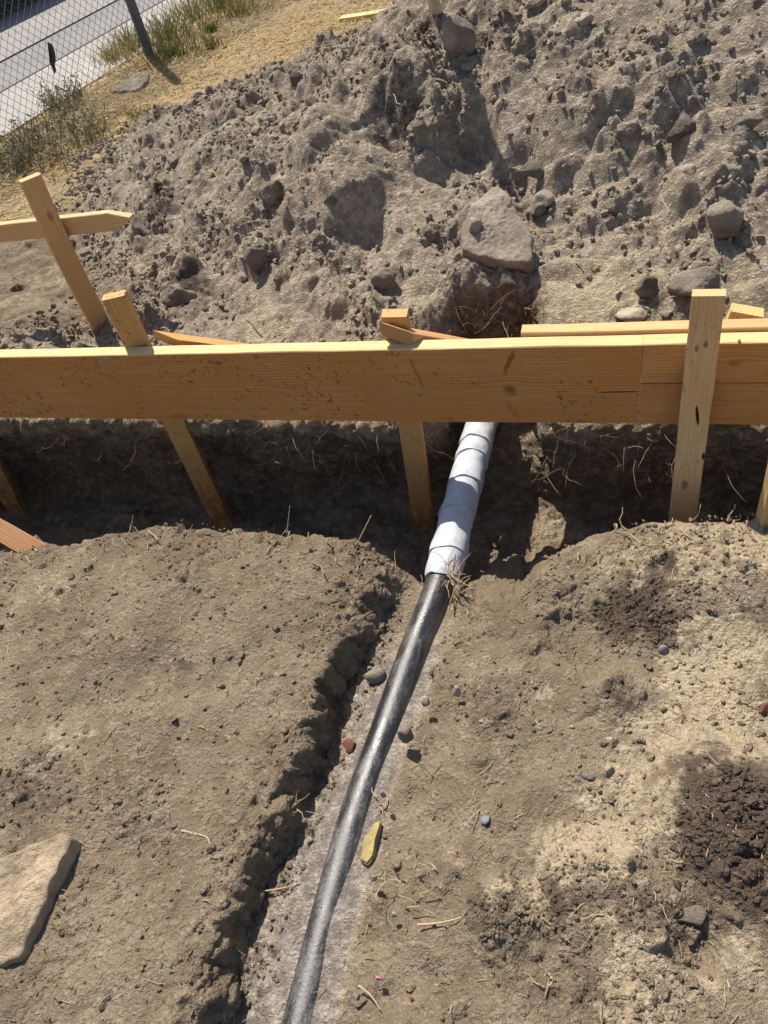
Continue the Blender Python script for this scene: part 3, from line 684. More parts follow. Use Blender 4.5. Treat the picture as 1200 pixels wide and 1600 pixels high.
# braces
def brace(label, pa, qa, pb, qb_, w, t, i, ext=5.0, up=(0, 0, 1), **kw):
    a = at_q(pa[0], pa[1], qa); b = at_q(pb[0], pb[1], qb_); d = b-a
    e = a+d*ext
    return board('brace', label, 'brace', a, e, w, t, up, smat(20+i, **kw), cutn=NN, group='kicker braces', seed=30+i, nseg=8)
brace('brace end nailed across the short stake stub in the middle', (621, 523), Q0+BT*.5-.0, (690, 535), Q0+BT+.09, .066, .034, 1, ext=4.5, up=(0, 0, 1), light=(.52, .29, .12), dark=(.33, .14, .05))
brace('flat brace end beside the tall stake, left of centre', (260, 530), Q0+BT+.02, (345, 541), Q0+BT+.16, .062, .024, 2, ext=3.5, up=(.05, -.1, .95))
na = at_z(-110, 765, .15); nb = at_z(58, 862, .0); dd = nb-na; 
board('brace', 'reddish brown brace driven into the near bank at the left edge', 'brace', na, nb+dd*.25, .062, .03, (.35, -.75, .75), smat(23, (.42, .22, .10), (.28, .12, .05), mud=.3), group='kicker braces', seed=33)
# far left stake and batten
fb = at_z(155, 497, heap_z(*sq(at_z(155, 497, .05)))+.02); ftop_ray = ray(46, 277)
tt = np.hypot(fb[0], fb[1])/np.hypot(ftop_ray[0], ftop_ray[1]); ft = CC+ftop_ray*tt
fdir = np.array([-fb[0], -fb[1], 0]); fdir /= np.linalg.norm(fdir)
fq = float(ft@NN)
board('batter_stake', 'lone stake with a bowed middle in the dirt at far left', 'stake', (fb[0], fb[1], -.12), ft, .075, .036, (fdir[0]*.9+.25*EE[0], fdir[1]*.9+.25*EE[1], 0), smat(8, (.60, .38, .16), (.43, .23, .08), knots=[(.62, .0, .012, .6)]), group='wooden form stakes', seed=18, bend=-.012)
ba = at_q(-60, 369, fq+.045); bb = at_q(207, 341, fq+.045)
board('batter_board', 'horizontal batten with a pointed end crossing the lone stake at far left', 'batten', ba, bb, .068, .030, fac, smat(9, (.62, .42, .20), (.46, .27, .11)), seed=19, point=.085, pside=-.3)

# pole standing out of the heap, seen only at its foot
pp = surf(681, 14)
tip_s = surf(797, 296); HH = 1.35
tip = tip_s-np.array([SUNDIR.x, SUNDIR.y, SUNDIR.z])/abs(SUNDIR.z)*HH
dpl = (tip-pp)/np.linalg.norm(tip-pp)
V, Q, T = tube_np(np.array([pp-dpl*.2, pp+dpl*.5, tip]), .021, 14)
link('pole', mesh_np('pole', V, Q, T, False), plain('pole_wood', (.52, .40, .21), .7), label='yellowish wooden pole planted in the top of the dirt heap', cat='pole')
# board lying on the straw behind the heap
a = at_z(533, 30, .02); b_ = at_z(640, 14, .02)
board('plank', 'yellow plank lying on dry grass behind the heap', 'plank', a, b_, .09, .03, (0, 0, 1), smat(10, (.66, .52, .20), (.5, .36, .12)), seed=20)

# ------------------------------------------------------------------ PIPE
def spline(P, m):
    P = np.asarray(P); out = []
    for i in range(len(P)-1):
        p0 = P[max(i-1, 0)]; p1 = P[i]; p2 = P[i+1]; p3 = P[min(i+2, len(P)-1)]
        for t in np.arange(m)/m:
            out.append(.5*((2*p1)+(-p0+p2)*t+(2*p0-5*p1+4*p2-p3)*t*t+(-p0+3*p1-3*p2+p3)*t**3))
    out.append(P[-1]); return np.array(out)
far_end = pipe_c[0]+(pipe_c[0]-pipe_c[1])*.95
course = spline(np.vstack([far_end, pipe_c]), 16)
seg = np.concatenate([[0], np.cumsum(np.linalg.norm(np.diff(course, axis=0), axis=1))])
def at_len(u): return np.array([np.interp(u, seg, course[:, i]) for i in range(3)]).T
pipe = link('drain_pipe', None, label='black drain pipe half buried in the gully, its far end wrapped in white tape', cat='pipe')
pipe.location = Vector(pipe_c[3])
def pmat():
    m, nt, b = newmat('black_pipe'); N = NT(nt); p = N.pos()
    mp = N.n('ShaderNodeMapping'); N.put(mp.inputs[0], p); mp.vector_type = 'TEXTURE'; mp.inputs['Rotation'].default_value = (0, 0, math.radians(-25)); mp.inputs['Scale'].default_value = (1, 3.5, 1)
    n1 = N.noise(mp.outputs[0], 26, 5, .7); n2 = N.noise(p, 190, 4, .75)
    sy = N.n('ShaderNodeSeparateXYZ'); N.put(sy.inputs[0], p)
    side = N.ramp(sy.outputs[2], -.085, -.045, 1, 0)
    low = N.ramp(sy.outputs[1], .45, 1.1, .09, .02)
    f = N.math('ADD', N.math('ADD', N.math('MULTIPLY', n1, .75), N.math('MULTIPLY', n2, .35)), N.math('ADD', low, N.math('MULTIPLY', side, .22)))
    k = N.ramp(f, .52, .84, .03, .72)
    c = N.mix(k, c4((.012, .012, .013)), N.mix(n2, c4((.10, .092, .083)), c4((.36, .33, .30))))
    N.put(b.inputs['Base Color'], c)
    N.put(b.inputs['Roughness'], N.math('ADD', N.ramp(n1, .3, .7, .24, .38), N.math('MULTIPLY', k, .3)))
    b.inputs['Specular IOR Level'].default_value = .6
    N.bump(N.math('ADD', n2, N.math('MULTIPLY', n1, .6)), .35, .0025, b)
    return m
wrap0 = seg[np.argmin(np.linalg.norm(course[:, :2]-at_z(690, 890, -.035)[:2], axis=1))]
us = np.linspace(wrap0-.12, seg[-1], 120)
V, Q, T = tube_np(at_len(us), PR, 32)
pb = link('pipe_body', mesh_np('pipe_body', V-pipe_c[3], Q, T, True), pmat(), parent=pipe)
# mud collar line
bands = 9
def wmat():
    m, nt, b = newmat('white_tape'); N = NT(nt); p = N.pos()
    n1 = N.noise(p, 30, 4, .6); n2 = N.noise(p, 260, 3, .6)
    n0 = N.noise(p, 9, 3, .6)
    c = N.mix(N.ramp(n1, .42, .72, 0, .7), c4((.49, .50, .525)), c4((.33, .335, .35)))
    c = N.mix(N.ramp(n0, .45, .7, 0, .35), c, c4((.36, .37, .395)))
    c = N.mix(N.ramp(n2, .58, .75, 0, .4), c, c4((.33, .28, .22)))
    N.put(b.inputs['Base Color'], c); b.inputs['Roughness'].default_value = .5; b.inputs['Specular IOR Level'].default_value = .35
    N.bump(N.math('ADD', n1, n2), .5, .004, b)
    return m
MW = wmat()
edges = np.linspace(wrap0, -.0, bands+1); edges = edges+np.concatenate([[0], rng.uniform(-.024, .024, bands-1), [0]])
for i in range(bands):
    u0, u1 = edges[i], edges[i+1]-.012
    if i == bands-1: u1 = 0.0
    uu = np.linspace(u0, u1, 10); P = at_len(np.clip(uu, 0, None))
    tt_ = np.linspace(0, 1, 10)
    if i == 0: tt_ = np.linspace(.35, 1, 10)
    Rr = PR+.0085+.0042*(1-tt_)**1.5+.0006*np.sin(tt_*9+i)
    if i == 0: Rr[0] = PR+.0035; Rr[1] = PR+.0075
    n = 32
    V, Q, T = tube_np(P, Rr, n, cap=False)
    V = V.reshape(10, n, 3)
    rad_dir = V-P[:, None]; rl = np.linalg.norm(rad_dir, axis=-1, keepdims=True); rad_dir = rad_dir/rl
    wr = .0034*pn(V[..., 0]*30, V[..., 1]*30, V[..., 2]*30+i*3.1)+.0026*np.abs(pn(V[..., 0]*75, V[..., 1]*75, V[..., 2]*75+i))
    V = V+rad_dir*wr[..., None]
    # skew the leading edge like a wound strip
    dirv = (P[-1]-P[0])/np.linalg.norm(P[-1]-P[0])
    ang = np.arange(n)*2*np.pi/n
    V = V+(np.sin(ang+.6*i)*.009*(1-tt_[:, None]*.4)+.0015*np.sin(5*ang+i))[..., None]*dirv
    # turned-in lips so the strip has an edge
    inner0 = P[0]+(V[0]-P[0])*((PR-.001)/Rr[0]); inner1 = P[-1]+(V[-1]-P[-1])*((PR-.001)/Rr[-1])
    V = np.concatenate([inner0[None], V, inner1[None]], 0); k = V.shape[0]
    idx = np.arange(k*n).reshape(k, n); jj = np.roll(idx, -1, 1)
    Q = np.stack([idx[:-1], jj[:-1], jj[1:], idx[1:]], -1).reshape(-1, 4)
    o = link('tape_band', mesh_np('tape_band', V.reshape(-1, 3)-pipe_c[3], Q, None, True), MW, parent=pipe)
    md = o.modifiers.new('edge', 'EDGE_SPLIT'); md.split_angle = math.radians(50)

# ------------------------------------------------------------------ ROCKS AND CLODS
def ico(sub):
    bm = bmesh.new(); bmesh.ops.create_icosphere(bm, subdivisions=sub, radius=1.0)
    V = np.array([v.co[:] for v in bm.verts]); T = np.array([[v.index for v in f.verts] for f in bm.faces]); bm.free(); return V, T
ICO = {i: ico(i) for i in (1, 2, 3, 4)}
def rock_v(sub, seed, facets=9, hard=.75, nz=.10):
    V, T = ICO[sub]; V = V.copy(); r = np.random.default_rng(seed)
    for _ in range(facets):
        n = r.normal(size=3); n /= np.linalg.norm(n); d = r.uniform(.46, .82)
        e = V@n-d; V = V-np.where(e > 0, e*hard, 0)[:, None]*n
    o = r.uniform(0, 50, 3)
    V = V*(1+nz*(pn(V[:, 0]*1.6+o[0], V[:, 1]*1.6+o[1], V[:, 2]*1.6+o[2])+.55*np.abs(pn(V[:, 0]*4.1+o[1], V[:, 1]*4.1+o[2], V[:, 2]*4.1+o[0]))+.45*pn(V[:, 0]*9+o[0], V[:, 1]*9+o[1], V[:, 2]*9+o[2])+.4*np.abs(pn(V[:, 0]*20+o[0], V[:, 1]*20+o[1], V[:, 2]*20+o[2]))))[:, None]
    return V, T
def rot_z(a): return np.array([[math.cos(a), -math.sin(a), 0], [math.sin(a), math.cos(a), 0], [0, 0, 1.]])
def stone(label, px, py, w, h, mat, seed, depth=.8, name='stone', cat='stone', rz=0.0, sink=.3, sub=4, hard=.97, group=None, nz=.15, facets=8, zoff=None, P=None):
    """w, h: size in photo pixels as seen; turned into metres at its own distance"""
    if P is None: P = surf(px, py) if zoff is None else at_z(px, py, zoff)
    D = (P-CC)@CF; W = w*D/F_PX/2; H = h*D/F_PX/2
    if sub == 4 and w < 42: sub = 3
    V, T = rock_v(sub, seed, facets, hard, nz)
    V = V*np.array([W, W*depth, H]); V = V@rot_z(rz-.25).T
    zz = P[2]+H*(1-2*sink)
    me = mesh_np(name, V, None, T, True, {'tone': np.zeros(len(V))})
    o = link(name, me, mat, label=label, cat=cat, group=group); o.location = (P[0], P[1]+.0*H, zz)
    return o
stone('tall grey block of hardened dirt high on the heap in the pole shadow', 720, 88, 50, 78, MAT_STONE, 3, .7, sink=.16)
stone('pale flat-topped stone near the top of the heap right of centre', 902, 46, 46, 34, MAT_PALE, 4, .8)
stone('angular tan stone behind the short stake stub', 606, 462, 46, 56, MAT_STONE, 5, .7, sink=.18)
stone('small flat stone beside the angular tan stone', 652, 440, 32, 24, MAT_STONE, 6)
stone('grey boulder on the right of the heap casting a hard shadow', 1126, 366, 56, 66, MAT_STONE, 8, .8, sink=.2)
stone('wide boulder half hidden by the front stake', 1086, 456, 76, 50, MAT_STONE, 9, .7, sink=.25)
stone('low stone lying behind the splice board', 986, 500, 52, 26, MAT_PALE, 10, .7)
stone('rough clod bulging from the middle of the heap left of the slab', 506, 236, 46, 40, MAT_CLOD, 11, name='dirt_clod', cat='clod', nz=.16)
stone('dark round clod on the lower left of the heap', 407, 420, 42, 46, MAT_CLOD, 12, name='dirt_clod', cat='clod', nz=.16, sink=.2)
stone('shaggy dark clod just above the form board on the left', 288, 470, 62, 52, MAT_CLOD, 13, name='dirt_clod', cat='clod', nz=.25)
stone('large dark clod beside the tip of the pointed batten', 246, 365, 66, 62, MAT_CLOD, 14, name='dirt_clod', cat='clod', nz=.25, sink=.35)
stone('pale clod on the left skyline of the heap', 436, 121, 28, 24, MAT_STONE, 15)
stone('dark clod on the left skyline of the heap next to the pale one', 463, 130, 24, 26, MAT_CLOD, 16, name='dirt_clod', cat='clod', nz=.2)
stone('broken clod above the upper right corner of the slab', 838, 272, 40, 28, MAT_CLOD, 17, name='dirt_clod', cat='clod')
stone('pale angular stone right of the slab', 852, 316, 34, 28, MAT_PALE, 18, .8)
stone('flat leaning stone chip between the slab and the pale angular stone', 840, 330, 26, 22, MAT_STONE, 19)
stone('boulder at the right edge of the heap', 1160, 208, 54, 40, MAT_STONE, 20, sink=.25)
stone('rounded clod right of the heap centre', 1062, 214, 44, 44, MAT_CLOD, 21, name='dirt_clod', cat='clod', nz=.14)
stone('small pale stone high at the right end of the heap', 1078, 270, 22, 20, MAT_PALE, 22)
stone('lumpy stone behind the board between slab hollow and front stake', 1012, 462, 40, 46, MAT_CLOD, 23, name='dirt_clod', cat='clod', nz=.18)
stone('jagged clod jutting from the sandy hump', 530, 318, 50, 60, MAT_CLOD, 24, name='dirt_clod', cat='clod', nz=.22, sink=.3)
stone('clod at the left end of the sandy hump', 430, 312, 42, 42, MAT_CLOD, 25, name='dirt_clod', cat='clod', nz=.22)
stone('clod low on the heap left of the slab', 678, 372, 26, 26, MAT_CLOD, 26, name='dirt_clod', cat='clod')
stone('rounded clod with a dark hole beside it on the left slope', 280, 262, 36, 34, MAT_CLOD, 27, name='dirt_clod', cat='clod', nz=.2)
stone('grey lump at the far top right corner of the heap', 1185, 12, 36, 32, MAT_CLOD, 28, name='dirt_clod', cat='clod')
# near ground stones
stone('pale flat stone on the left bank near the trench', 411, 914, 36, 20, MAT_PALE, 31, .7, sink=.25)
stone('red brick fragment in the gully beside the pipe', 548, 1168, 28, 26, MAT_BRICK, 32, zoff=-.072, name='brick_fragment', cat='brick')
stone('red brick fragment at the right edge of the picture', 1194, 1110, 22, 22, MAT_BRICK, 33, name='brick_fragment', cat='brick')
stone('dark grey egg-shaped pebble on the right bank', 1036, 1019, 16, 24, MAT_GREYPEB, 34, name='pebble', cat='pebble', nz=.03, hard=.4)
stone('long tan pebble right of the pipe', 713, 1084, 16, 26, MAT_PALE, 35, name='pebble', cat='pebble', rz=.6)
stone('squat tan pebble close to the pipe', 664, 1098, 18, 22, MAT_PALE, 36, name='pebble', cat='pebble')
stone('round mud covered stone wedged left of the pipe', 588, 1058, 34, 32, MAT_STONE, 37, zoff=-.075, nz=.04)
stone('clod casting a dark shadow right of the pipe', 636, 1150, 32, 34, MAT_CLOD, 38, name='dirt_clod', cat='clod', nz=.1)
stone('small pale pebble, upper of a pair on the right bank', 976, 1125, 12, 12, MAT_PALE, 39, sub=3, name='pebble', cat='pebble')
stone('small pale pebble, lower of a pair on the right bank', 984, 1134, 11, 13, MAT_PALE, 40, sub=3, name='pebble', cat='pebble')
stone('milky bluish pebble on the right bank', 760, 1282, 20, 13, plain('milky_glass', (.22, .235, .235), .75, .2), 41, sub=3, name='pebble', cat='pebble', sink=.45)
stone('little white pebble beside the buried pipe near the bottom', 583, 1372, 14, 16, MAT_PALE, 42, sub=3, name='pebble', cat='pebble')
stone('white pebble left of the limestone slab, by the left edge', 38, 1246, 16, 20, MAT_PALE, 43, sub=3, name='pebble', cat='pebble')
stone('buried clod right of the limestone slab', 128, 1358, 24, 24, MAT_CLOD, 44, name='dirt_clod', cat='clod', nz=.15)
stone('dark chunk in the channel floor below the red brick', 552, 1335, 20, 18, MAT_CLOD, 45, sub=3, zoff=-.07, name='dirt_clod', cat='clod')
stone('brown clod lying on the right bank under the sandy patch', 918, 1218, 26, 26, MAT_CLOD, 46, name='dirt_clod', cat='clod', nz=.15)
stone('flat flake of crusted soil at lower right', 1084, 1418, 74, 26, MAT_CLOD, 47, .9, name='dirt_clod', cat='clod', sink=.45, nz=.05)
stone('pink scrap on the soil near the bottom', 592, 1529, 12, 12, plain('pink_scrap', (.45, .17, .25), .6), 48, sub=2, name='plastic_scrap', cat='scrap')
stone('white stone chip near the bottom left', 78, 1597, 26, 10, MAT_PALE, 49, sub=3)
stone('cut wood chunk in the dark clods at the right', 1185, 1325, 18, 26, MAT_PALE, 50, sub=3, name='wood_chunk', cat='wood')
for i, (x, y, w, h, l) in enumerate([(755, 1283, 0, 0, ''), (616, 1430, 10, 12, 'tiny pale pebble right of the buried pipe'), (752, 1128, 8, 8, 'tiny white grit stone right of the tan pebbles'), (895, 1137, 9, 9, 'tiny white grit stone in the middle of the right bank'), (952, 1157, 14, 12, 'flat pale pebble below the pebble pair'), (1096, 1048, 12, 14, 'white angular pebble on the sandy right bank'), (600, 1244, 10, 26, 'pale sliver of stone standing beside the pipe'), (778, 1475, 10, 12, 'small tan pebble under the crumbly ridge'), (866, 1434, 8, 8, 'tiny white pebble beside the twig at lower right')]):
    if w: stone(l, x, y, w, h, MAT_PALE, 60+i, sub=2, name='pebble', cat='pebble')

def slab(name, label, cat, px_poly, P0, normal, thick, mat, seed, rough=.004, res=26):
    """flagstone: outline on its own tilted plane, real thickness below it"""
    n = np.array(normal, float); n /= np.linalg.norm(n)
    pts = []
    for (x, y) in px_poly:
        d = ray(x, y); t = ((P0-CC)@n)/(d@n); pts.append(CC+d*t)
    pts = np.array(pts); c = pts.mean(0); e1 = np.cross(n, [0, 1, 0]); e1 /= np.linalg.norm(e1); e2 = np.cross(n, e1)
    uv = np.stack([(pts-c)@e1, (pts-c)@e2], 1)
    # outline resampled with chips
    L = []; r = np.random.default_rng(seed)
    m = len(uv)
    for i in range(m):
        a, b = uv[i], uv[(i+1) % m]; k = max(4, int(np.linalg.norm(b-a)/.006))
        for t in np.arange(k)/k: L.append(a+(b-a)*t)
    L = np.array(L); k = len(L)
    nx = np.array([pn(L[:, 0]*25+seed, L[:, 1]*25, 0*L[:, 0]+.5), pn(L[:, 0]*25, L[:, 1]*25+seed, 0*L[:, 0]+2.5)]).T
    L = L+nx*.006
    rings = []
    fr = np.concatenate([np.linspace(0, .9, res), [.96, .985, 1.0]])
    for f in fr:
        q = L*f; zz = -.006*max(0, (f-.95)/.05)**2*np.ones(k)
        zz = zz+rough*(pn(q[:, 0]*14+seed, q[:, 1]*14, 0*q[:, 0]+.3)+.6*np.abs(pn(q[:, 0]*38+seed, q[:, 1]*38, 0*q[:, 0]+.3))+.35*pn(q[:, 0]*95, q[:, 1]*95, 0*q[:, 0]+.3))
        rings.append(np.column_stack([q, zz]))
    for g in (.35, .7, 1.0):
        q = L*(1.0+.02*math.sin(g*3))+np.array([pn(L[:, 0]*40, L[:, 1]*40, 0*L[:, 0]+g*3), pn(L[:, 0]*40, L[:, 1]*40, 9+0*L[:, 0]+g*3)]).T*.004
        rings.append(np.column_stack([q, -thick*g*np.ones(k)]))
    R_ = np.array(rings); V = R_.reshape(-1, 3); i = np.arange(len(V)).reshape(R_.shape[0], k); j = np.roll(i, -1, 1)
    Q = np.stack([i[:-1], j[:-1], j[1:], i[1:]], -1).reshape(-1, 4)
    me = mesh_np(name, V, Q, None, True, {'tone': np.zeros(len(V))})
    o = link(name, me, mat, label=label, cat=cat)
    o.matrix_world = Matrix(((e1[0], e2[0], n[0], c[0]), (e1[1], e2[1], n[1], c[1]), (e1[2], e2[2], n[2], c[2]), (0, 0, 0, 1)))
    return o
Ps = surf(778, 372); Ps = Ps+np.array([0, -.03, .085])
slab('stone_slab', 'pointed grey slab lying on the heap above the dark hollow', 'slab', [(723, 345), (736, 322), (762, 296), (776, 289), (794, 303), (812, 336), (832, 370), (831, 408), (824, 413), (770, 406), (724, 392), (719, 370)], Ps, (-.10, -.42, .9), .045, MAT_SLAB, 3, rough=.010)
_pc = at_q(742, 358, float(Ps@NN)-.0)
d_ = ray(742, 360); _nrm = np.array((-.10, -.42, .9)); _pc = CC+d_*(((Ps-CC)@_nrm)/(d_@_nrm))
stone('small stone sitting on the pointed slab', 742, 356, 28, 26, MAT_PALE, 52, P=_pc, sink=.12)
slab('limestone_slab', 'tan flagstone with a chipped edge at the bottom left', 'slab', [(-90, 1365), (0, 1338), (50, 1318), (96, 1299), (110, 1308), (106, 1335), (62, 1420), (44, 1462), (24, 1500), (0, 1507), (-90, 1500)], np.array([-.85, .6, .042]), (-.04, -.06, 1), .05, MAT_LIME, 5, rough=.012)
# yellow chip beside the pipe
slab('yellow_chip', 'elongated yellow chip of wood beside the pipe', 'chip', [(566, 1333), (571, 1308), (583, 1287), (593, 1284), (591, 1303), (581, 1335), (573, 1348), (564, 1344)], at_z(580, 1315, -.03), (-.1, 0, 1), .016, MAT_YELLOW, 8, rough=.003, res=8)
# flat pale fragment by the fence
slab('concrete_fragment', 'flat pale concrete fragment in the dry grass by the fence', 'slab', [(176, 142), (190, 127), (208, 118), (232, 115), (229, 127), (218, 138), (204, 141)], at_z(205, 130, .02), (0, 0, 1), .05, MAT_STONE, 9, rough=.01, res=8)

# scattered crumbs: far too many to count
def scatter_clods(name, label, n, sampler, rmin, rmax, mat, sub=1, power=2.6, seed=1, dark=0.3, clay=0.0):
    r = np.random.default_rng(seed); base = [rock_v(sub, 900+seed*31+i, 9, .95, .30) for i in range(16)]
    X, Y, Z = sampler(r, n); n = len(X); sa, da = masks(X, Y, 0)
    VV = []; TT = []; k = 0; A = []
    for i in range(n):
        V, T = base[r.integers(16)]
        rad = rmin+(rmax-rmin)*r.random()**power
        a, b = r.uniform(0, 6.28, 2); R_ = rot_z(a)@np.array([[1, 0, 0], [0, math.cos(b), -math.sin(b)], [0, math.sin(b), math.cos(b)]])
        V = (V*np.array([1, r.uniform(.55, 1), r.uniform(.45, .9)])*rad)@R_.T
        VV.append(V+np.array([X[i], Y[i], Z[i]+rad*.12])); TT.append(T+k); k += len(V)
        A.append(np.full((len(V), 2), (sa[i]*.7, max(da[i], dark*r.random()))))
    A = np.concatenate(A); V = np.concatenate(VV)
    me = mesh_np(name, V, None, np.concatenate(TT), sub > 2, {'sand_bounce': A[:, 0], 'dark': A[:, 1], 'clay': np.full(len(V), clay), 'tone': np.zeros(len(V))})
    return link(name, me, mat, kind='stuff', label=label)
def heap_sampler(r, n):
    S = r.uniform(-3.5, 1.2, n*3); Qq = 1.75+r.random(n*3)**1.1*2.9
    X, Y = w_of(S, Qq); z0 = heap_z(S, Qq); m = sstep(-.3, .5, pn(X*4.5+5, Y*4.5, z0*4.5))
    keep = (r.random(n*3) < (.12+.9*m)*(1-.75*blobs(SMOOTH_H, X, Y))) & (z0 > .03) & ~((Qq < 2.2) & (S > -.58) & (S < -.2))
    S, Qq, X, Y = S[keep][:n], Qq[keep][:n], X[keep][:n], Y[keep][:n]
    z = heap_full(X, Y, S, Qq); z = z+disp_heap(X, Y, z, blobs(SMOOTH_H, X, Y))
    return X, Y, z
scatter_clods('heap_clods', 'crumbled dirt clods strewn over the heap', 24000, heap_sampler, .0022, .019, MAT_SOIL, 1, 3.4, 1, .0, .58)
scatter_clods('heap_lumps', 'larger broken lumps strewn over the heap', 260, heap_sampler, .014, .042, MAT_SOIL, 2, 2.8, 2, .0, .58)
def near_sampler(thr=.0):
    def f(r, n):
        x = r.uniform(-1.6, 1.2, n*12); y = r.uniform(.1, 1.75, n*12); q = x*NN[0]+y*NN[1]; s = x*EE[0]+y*EE[1]
        ro = blobs(ROUGH_B, x, y); dx = x-gully_l(y); d = (x-pipe_x(y))*.91
        gw = sstep(-.05, 0, dx)*sstep(.14, .06, dx)
        ro = np.maximum(ro, .8*gw)
        keep = (r.random(n*12) < .09+.6*ro**1.5) & (q < q_near(s)+.02) & (np.abs(d) > .06)
        x, y, q, s, ro = x[keep][:n], y[keep][:n], q[keep][:n], s[keep][:n], ro[keep][:n]
        z = near_z(x, y); return x, y, z+disp_near(x, y, z, ro+.05)*sstep(.03, .075, np.abs((x-pipe_x(y))*.91))
    return f
scatter_clods('soil_crumbs', 'small soil crumbs over the near banks', 12500, near_sampler(), .0009, .0085, MAT_SOIL, 1, 3.4, 3, .12)
def loose_sampler(r, n):
    x = r.uniform(-1.5, 1.1, n*3); y = r.uniform(.1, 1.7, n*3); q = x*NN[0]+y*NN[1]; s = x*EE[0]+y*EE[1]; d = (x-pipe_x(y))*.91; dx = x-gully_l(y)
    keep = (q < q_near(s)-.015) & (np.abs(d) > .07) & (r.random(n*3) < .25+.75*sstep(-.1, .4, pn(x*4, y*4, 2.2))+1.0*sstep(.02, .06, dx)*sstep(.13, .08, dx))
    x, y = x[keep][:n], y[keep][:n]; z = near_z(x, y); return x, y, z+disp_near(x, y, z, blobs(ROUGH_B, x, y)+.05)
scatter_clods('loose_clods', 'loose broken clods lying about on the near banks', 520, loose_sampler, .003, .014, MAT_SOIL, 2, 2.6, 9, .2)
def pile_sampler(cx, cy, rad):
    def f(r, n):
        P = at_z(cx, cy, .03); a = r.uniform(0, 6.28, n*4); k = np.sqrt(r.random(n*4))*rad*1.5; x = P[0]+k*np.cos(a); y = P[1]+k*np.sin(a)*.9
        pr = sstep(1.5, .6, k/rad)*sstep(-.35, .35, pn(x*16, y*16, 4.4)+.3*(1-k/rad)); kp = r.random(n*4) < pr; x = x[kp][:n]; y = y[kp][:n]
        z = near_z(x, y); return x, y, z+disp_near(x, y, z, blobs(ROUGH_B, x, y)+.05)
    return f
MAT_DKCLOD = earth_lump_mat('dark_clod_soil', (.085, .062, .045))
scatter_clods('dark_clods', 'crumbly dark moist clods piled at the right edge', 900, pile_sampler(1160, 1300, .115), .002, .012, MAT_SOIL, 1, 2.2, 4, .9)
scatter_clods('dark_crumbs', 'crumbly dark moist soil on the right bank near the trench', 480, pile_sampler(1000, 955, .085), .0015, .009, MAT_SOIL, 1, 2.6, 5, .8)
scatter_clods('ridge_crumbs', 'crumbled ridge of soil at lower centre right', 420, pile_sampler(785, 1435, .055), .0015, .008, MAT_SOIL, 1, 2.6, 6, .5)
scatter_clods('mixed_crumbs', 'loose crumbs between sandy patches at lower right', 800, pile_sampler(960, 1430, .16), .0012, .007, MAT_SOIL, 1, 2.8, 7, .5)
def trench_sampler(r, n):
    S = r.uniform(-1.9, .5, n); q = r.uniform(1.42, 1.74, n); x, y = w_of(S, q); return x, y, np.full(n, -.385)
scatter_clods('trench_crumbs', 'loose crumbs on the trench floor', 420, trench_sampler, .003, .022, MAT_SOIL, 1, 3, 8)

# ------------------------------------------------------------------ STRAW, TWIGS, ROOTS
def wiggle(P0, dirv, L, k, r, amp):
    d = np.array(dirv, float); d /= np.linalg.norm(d); P = [np.array(P0, float)]
    for i in range(k):
        d = d+r.normal(size=3)*amp; d /= np.linalg.norm(d); P.append(P[-1]+d*L/k)
    return np.array(P)
def straw_set(name, label, n, sampler, lmin, lmax, rad, seed, mat=MAT_STRAW, lift=.002, amp=.22):
    r = np.random.default_rng(seed); acc = Acc(); X, Y, Z = sampler(r, n)
    for i in range(len(X)):
        a = r.uniform(0, 6.28); L = lmin+(lmax-lmin)*r.random()**2.2
        P = wiggle((X[i], Y[i], Z[i]+lift), (math.cos(a), math.sin(a), r.normal()*.12), L, 4, r, amp)
        P[:, 2] = np.maximum(P[:, 2], Z[i]-.0+lift*.4)
        V, Q, T = tube_np(P, rad*r.uniform(.6, 1.5), 4)
        acc.add(V, Q, T, r.random())
    link(name, acc.mesh(name), mat, kind='stuff', label=label)
def bank_sampler(r, n):
    x = r.uniform(-1.5, 1.1, n*4); y = r.uniform(.1, 1.7, n*4); q = x*NN[0]+y*NN[1]; s = x*EE[0]+y*EE[1]; d = (x-pipe_x(y))*.91
    cl = sstep(-.1, .5, pn(x*3.3, y*3.3, 8.8))
    keep = (q < q_near(s)-.01) & (np.abs(d) > .06) & (r.random(n*4) < .15+.85*cl)
    x, y = x[keep][:n], y[keep][:n]; z = near_z(x, y); return x, y, z+disp_near(x, y, z, blobs(ROUGH_B, x, y)+.05)
straw_set('straw_bits', 'short bits of dry straw and root scattered on the near banks', 1150, bank_sampler, .004, .045, .0008, 11)
def edge_sampler(r, n):
    S = r.uniform(-1.9, .6, n); q = q_near(S)-np.abs(r.normal(0, .045, n)); x, y = w_of(S, q); z = near_z(x, y); return x, y, z+disp_near(x, y, z, .5)
straw_set('edge_straw', 'dry root ends along the near edge of the trench', 210, edge_sampler, .012, .07, .0013, 12, lift=.004, amp=.3)
straw_set('heap_straw', 'dry stalks and roots strewn over the heap', 420, heap_sampler, .02, .13, .0016, 13, lift=.010, amp=.2)
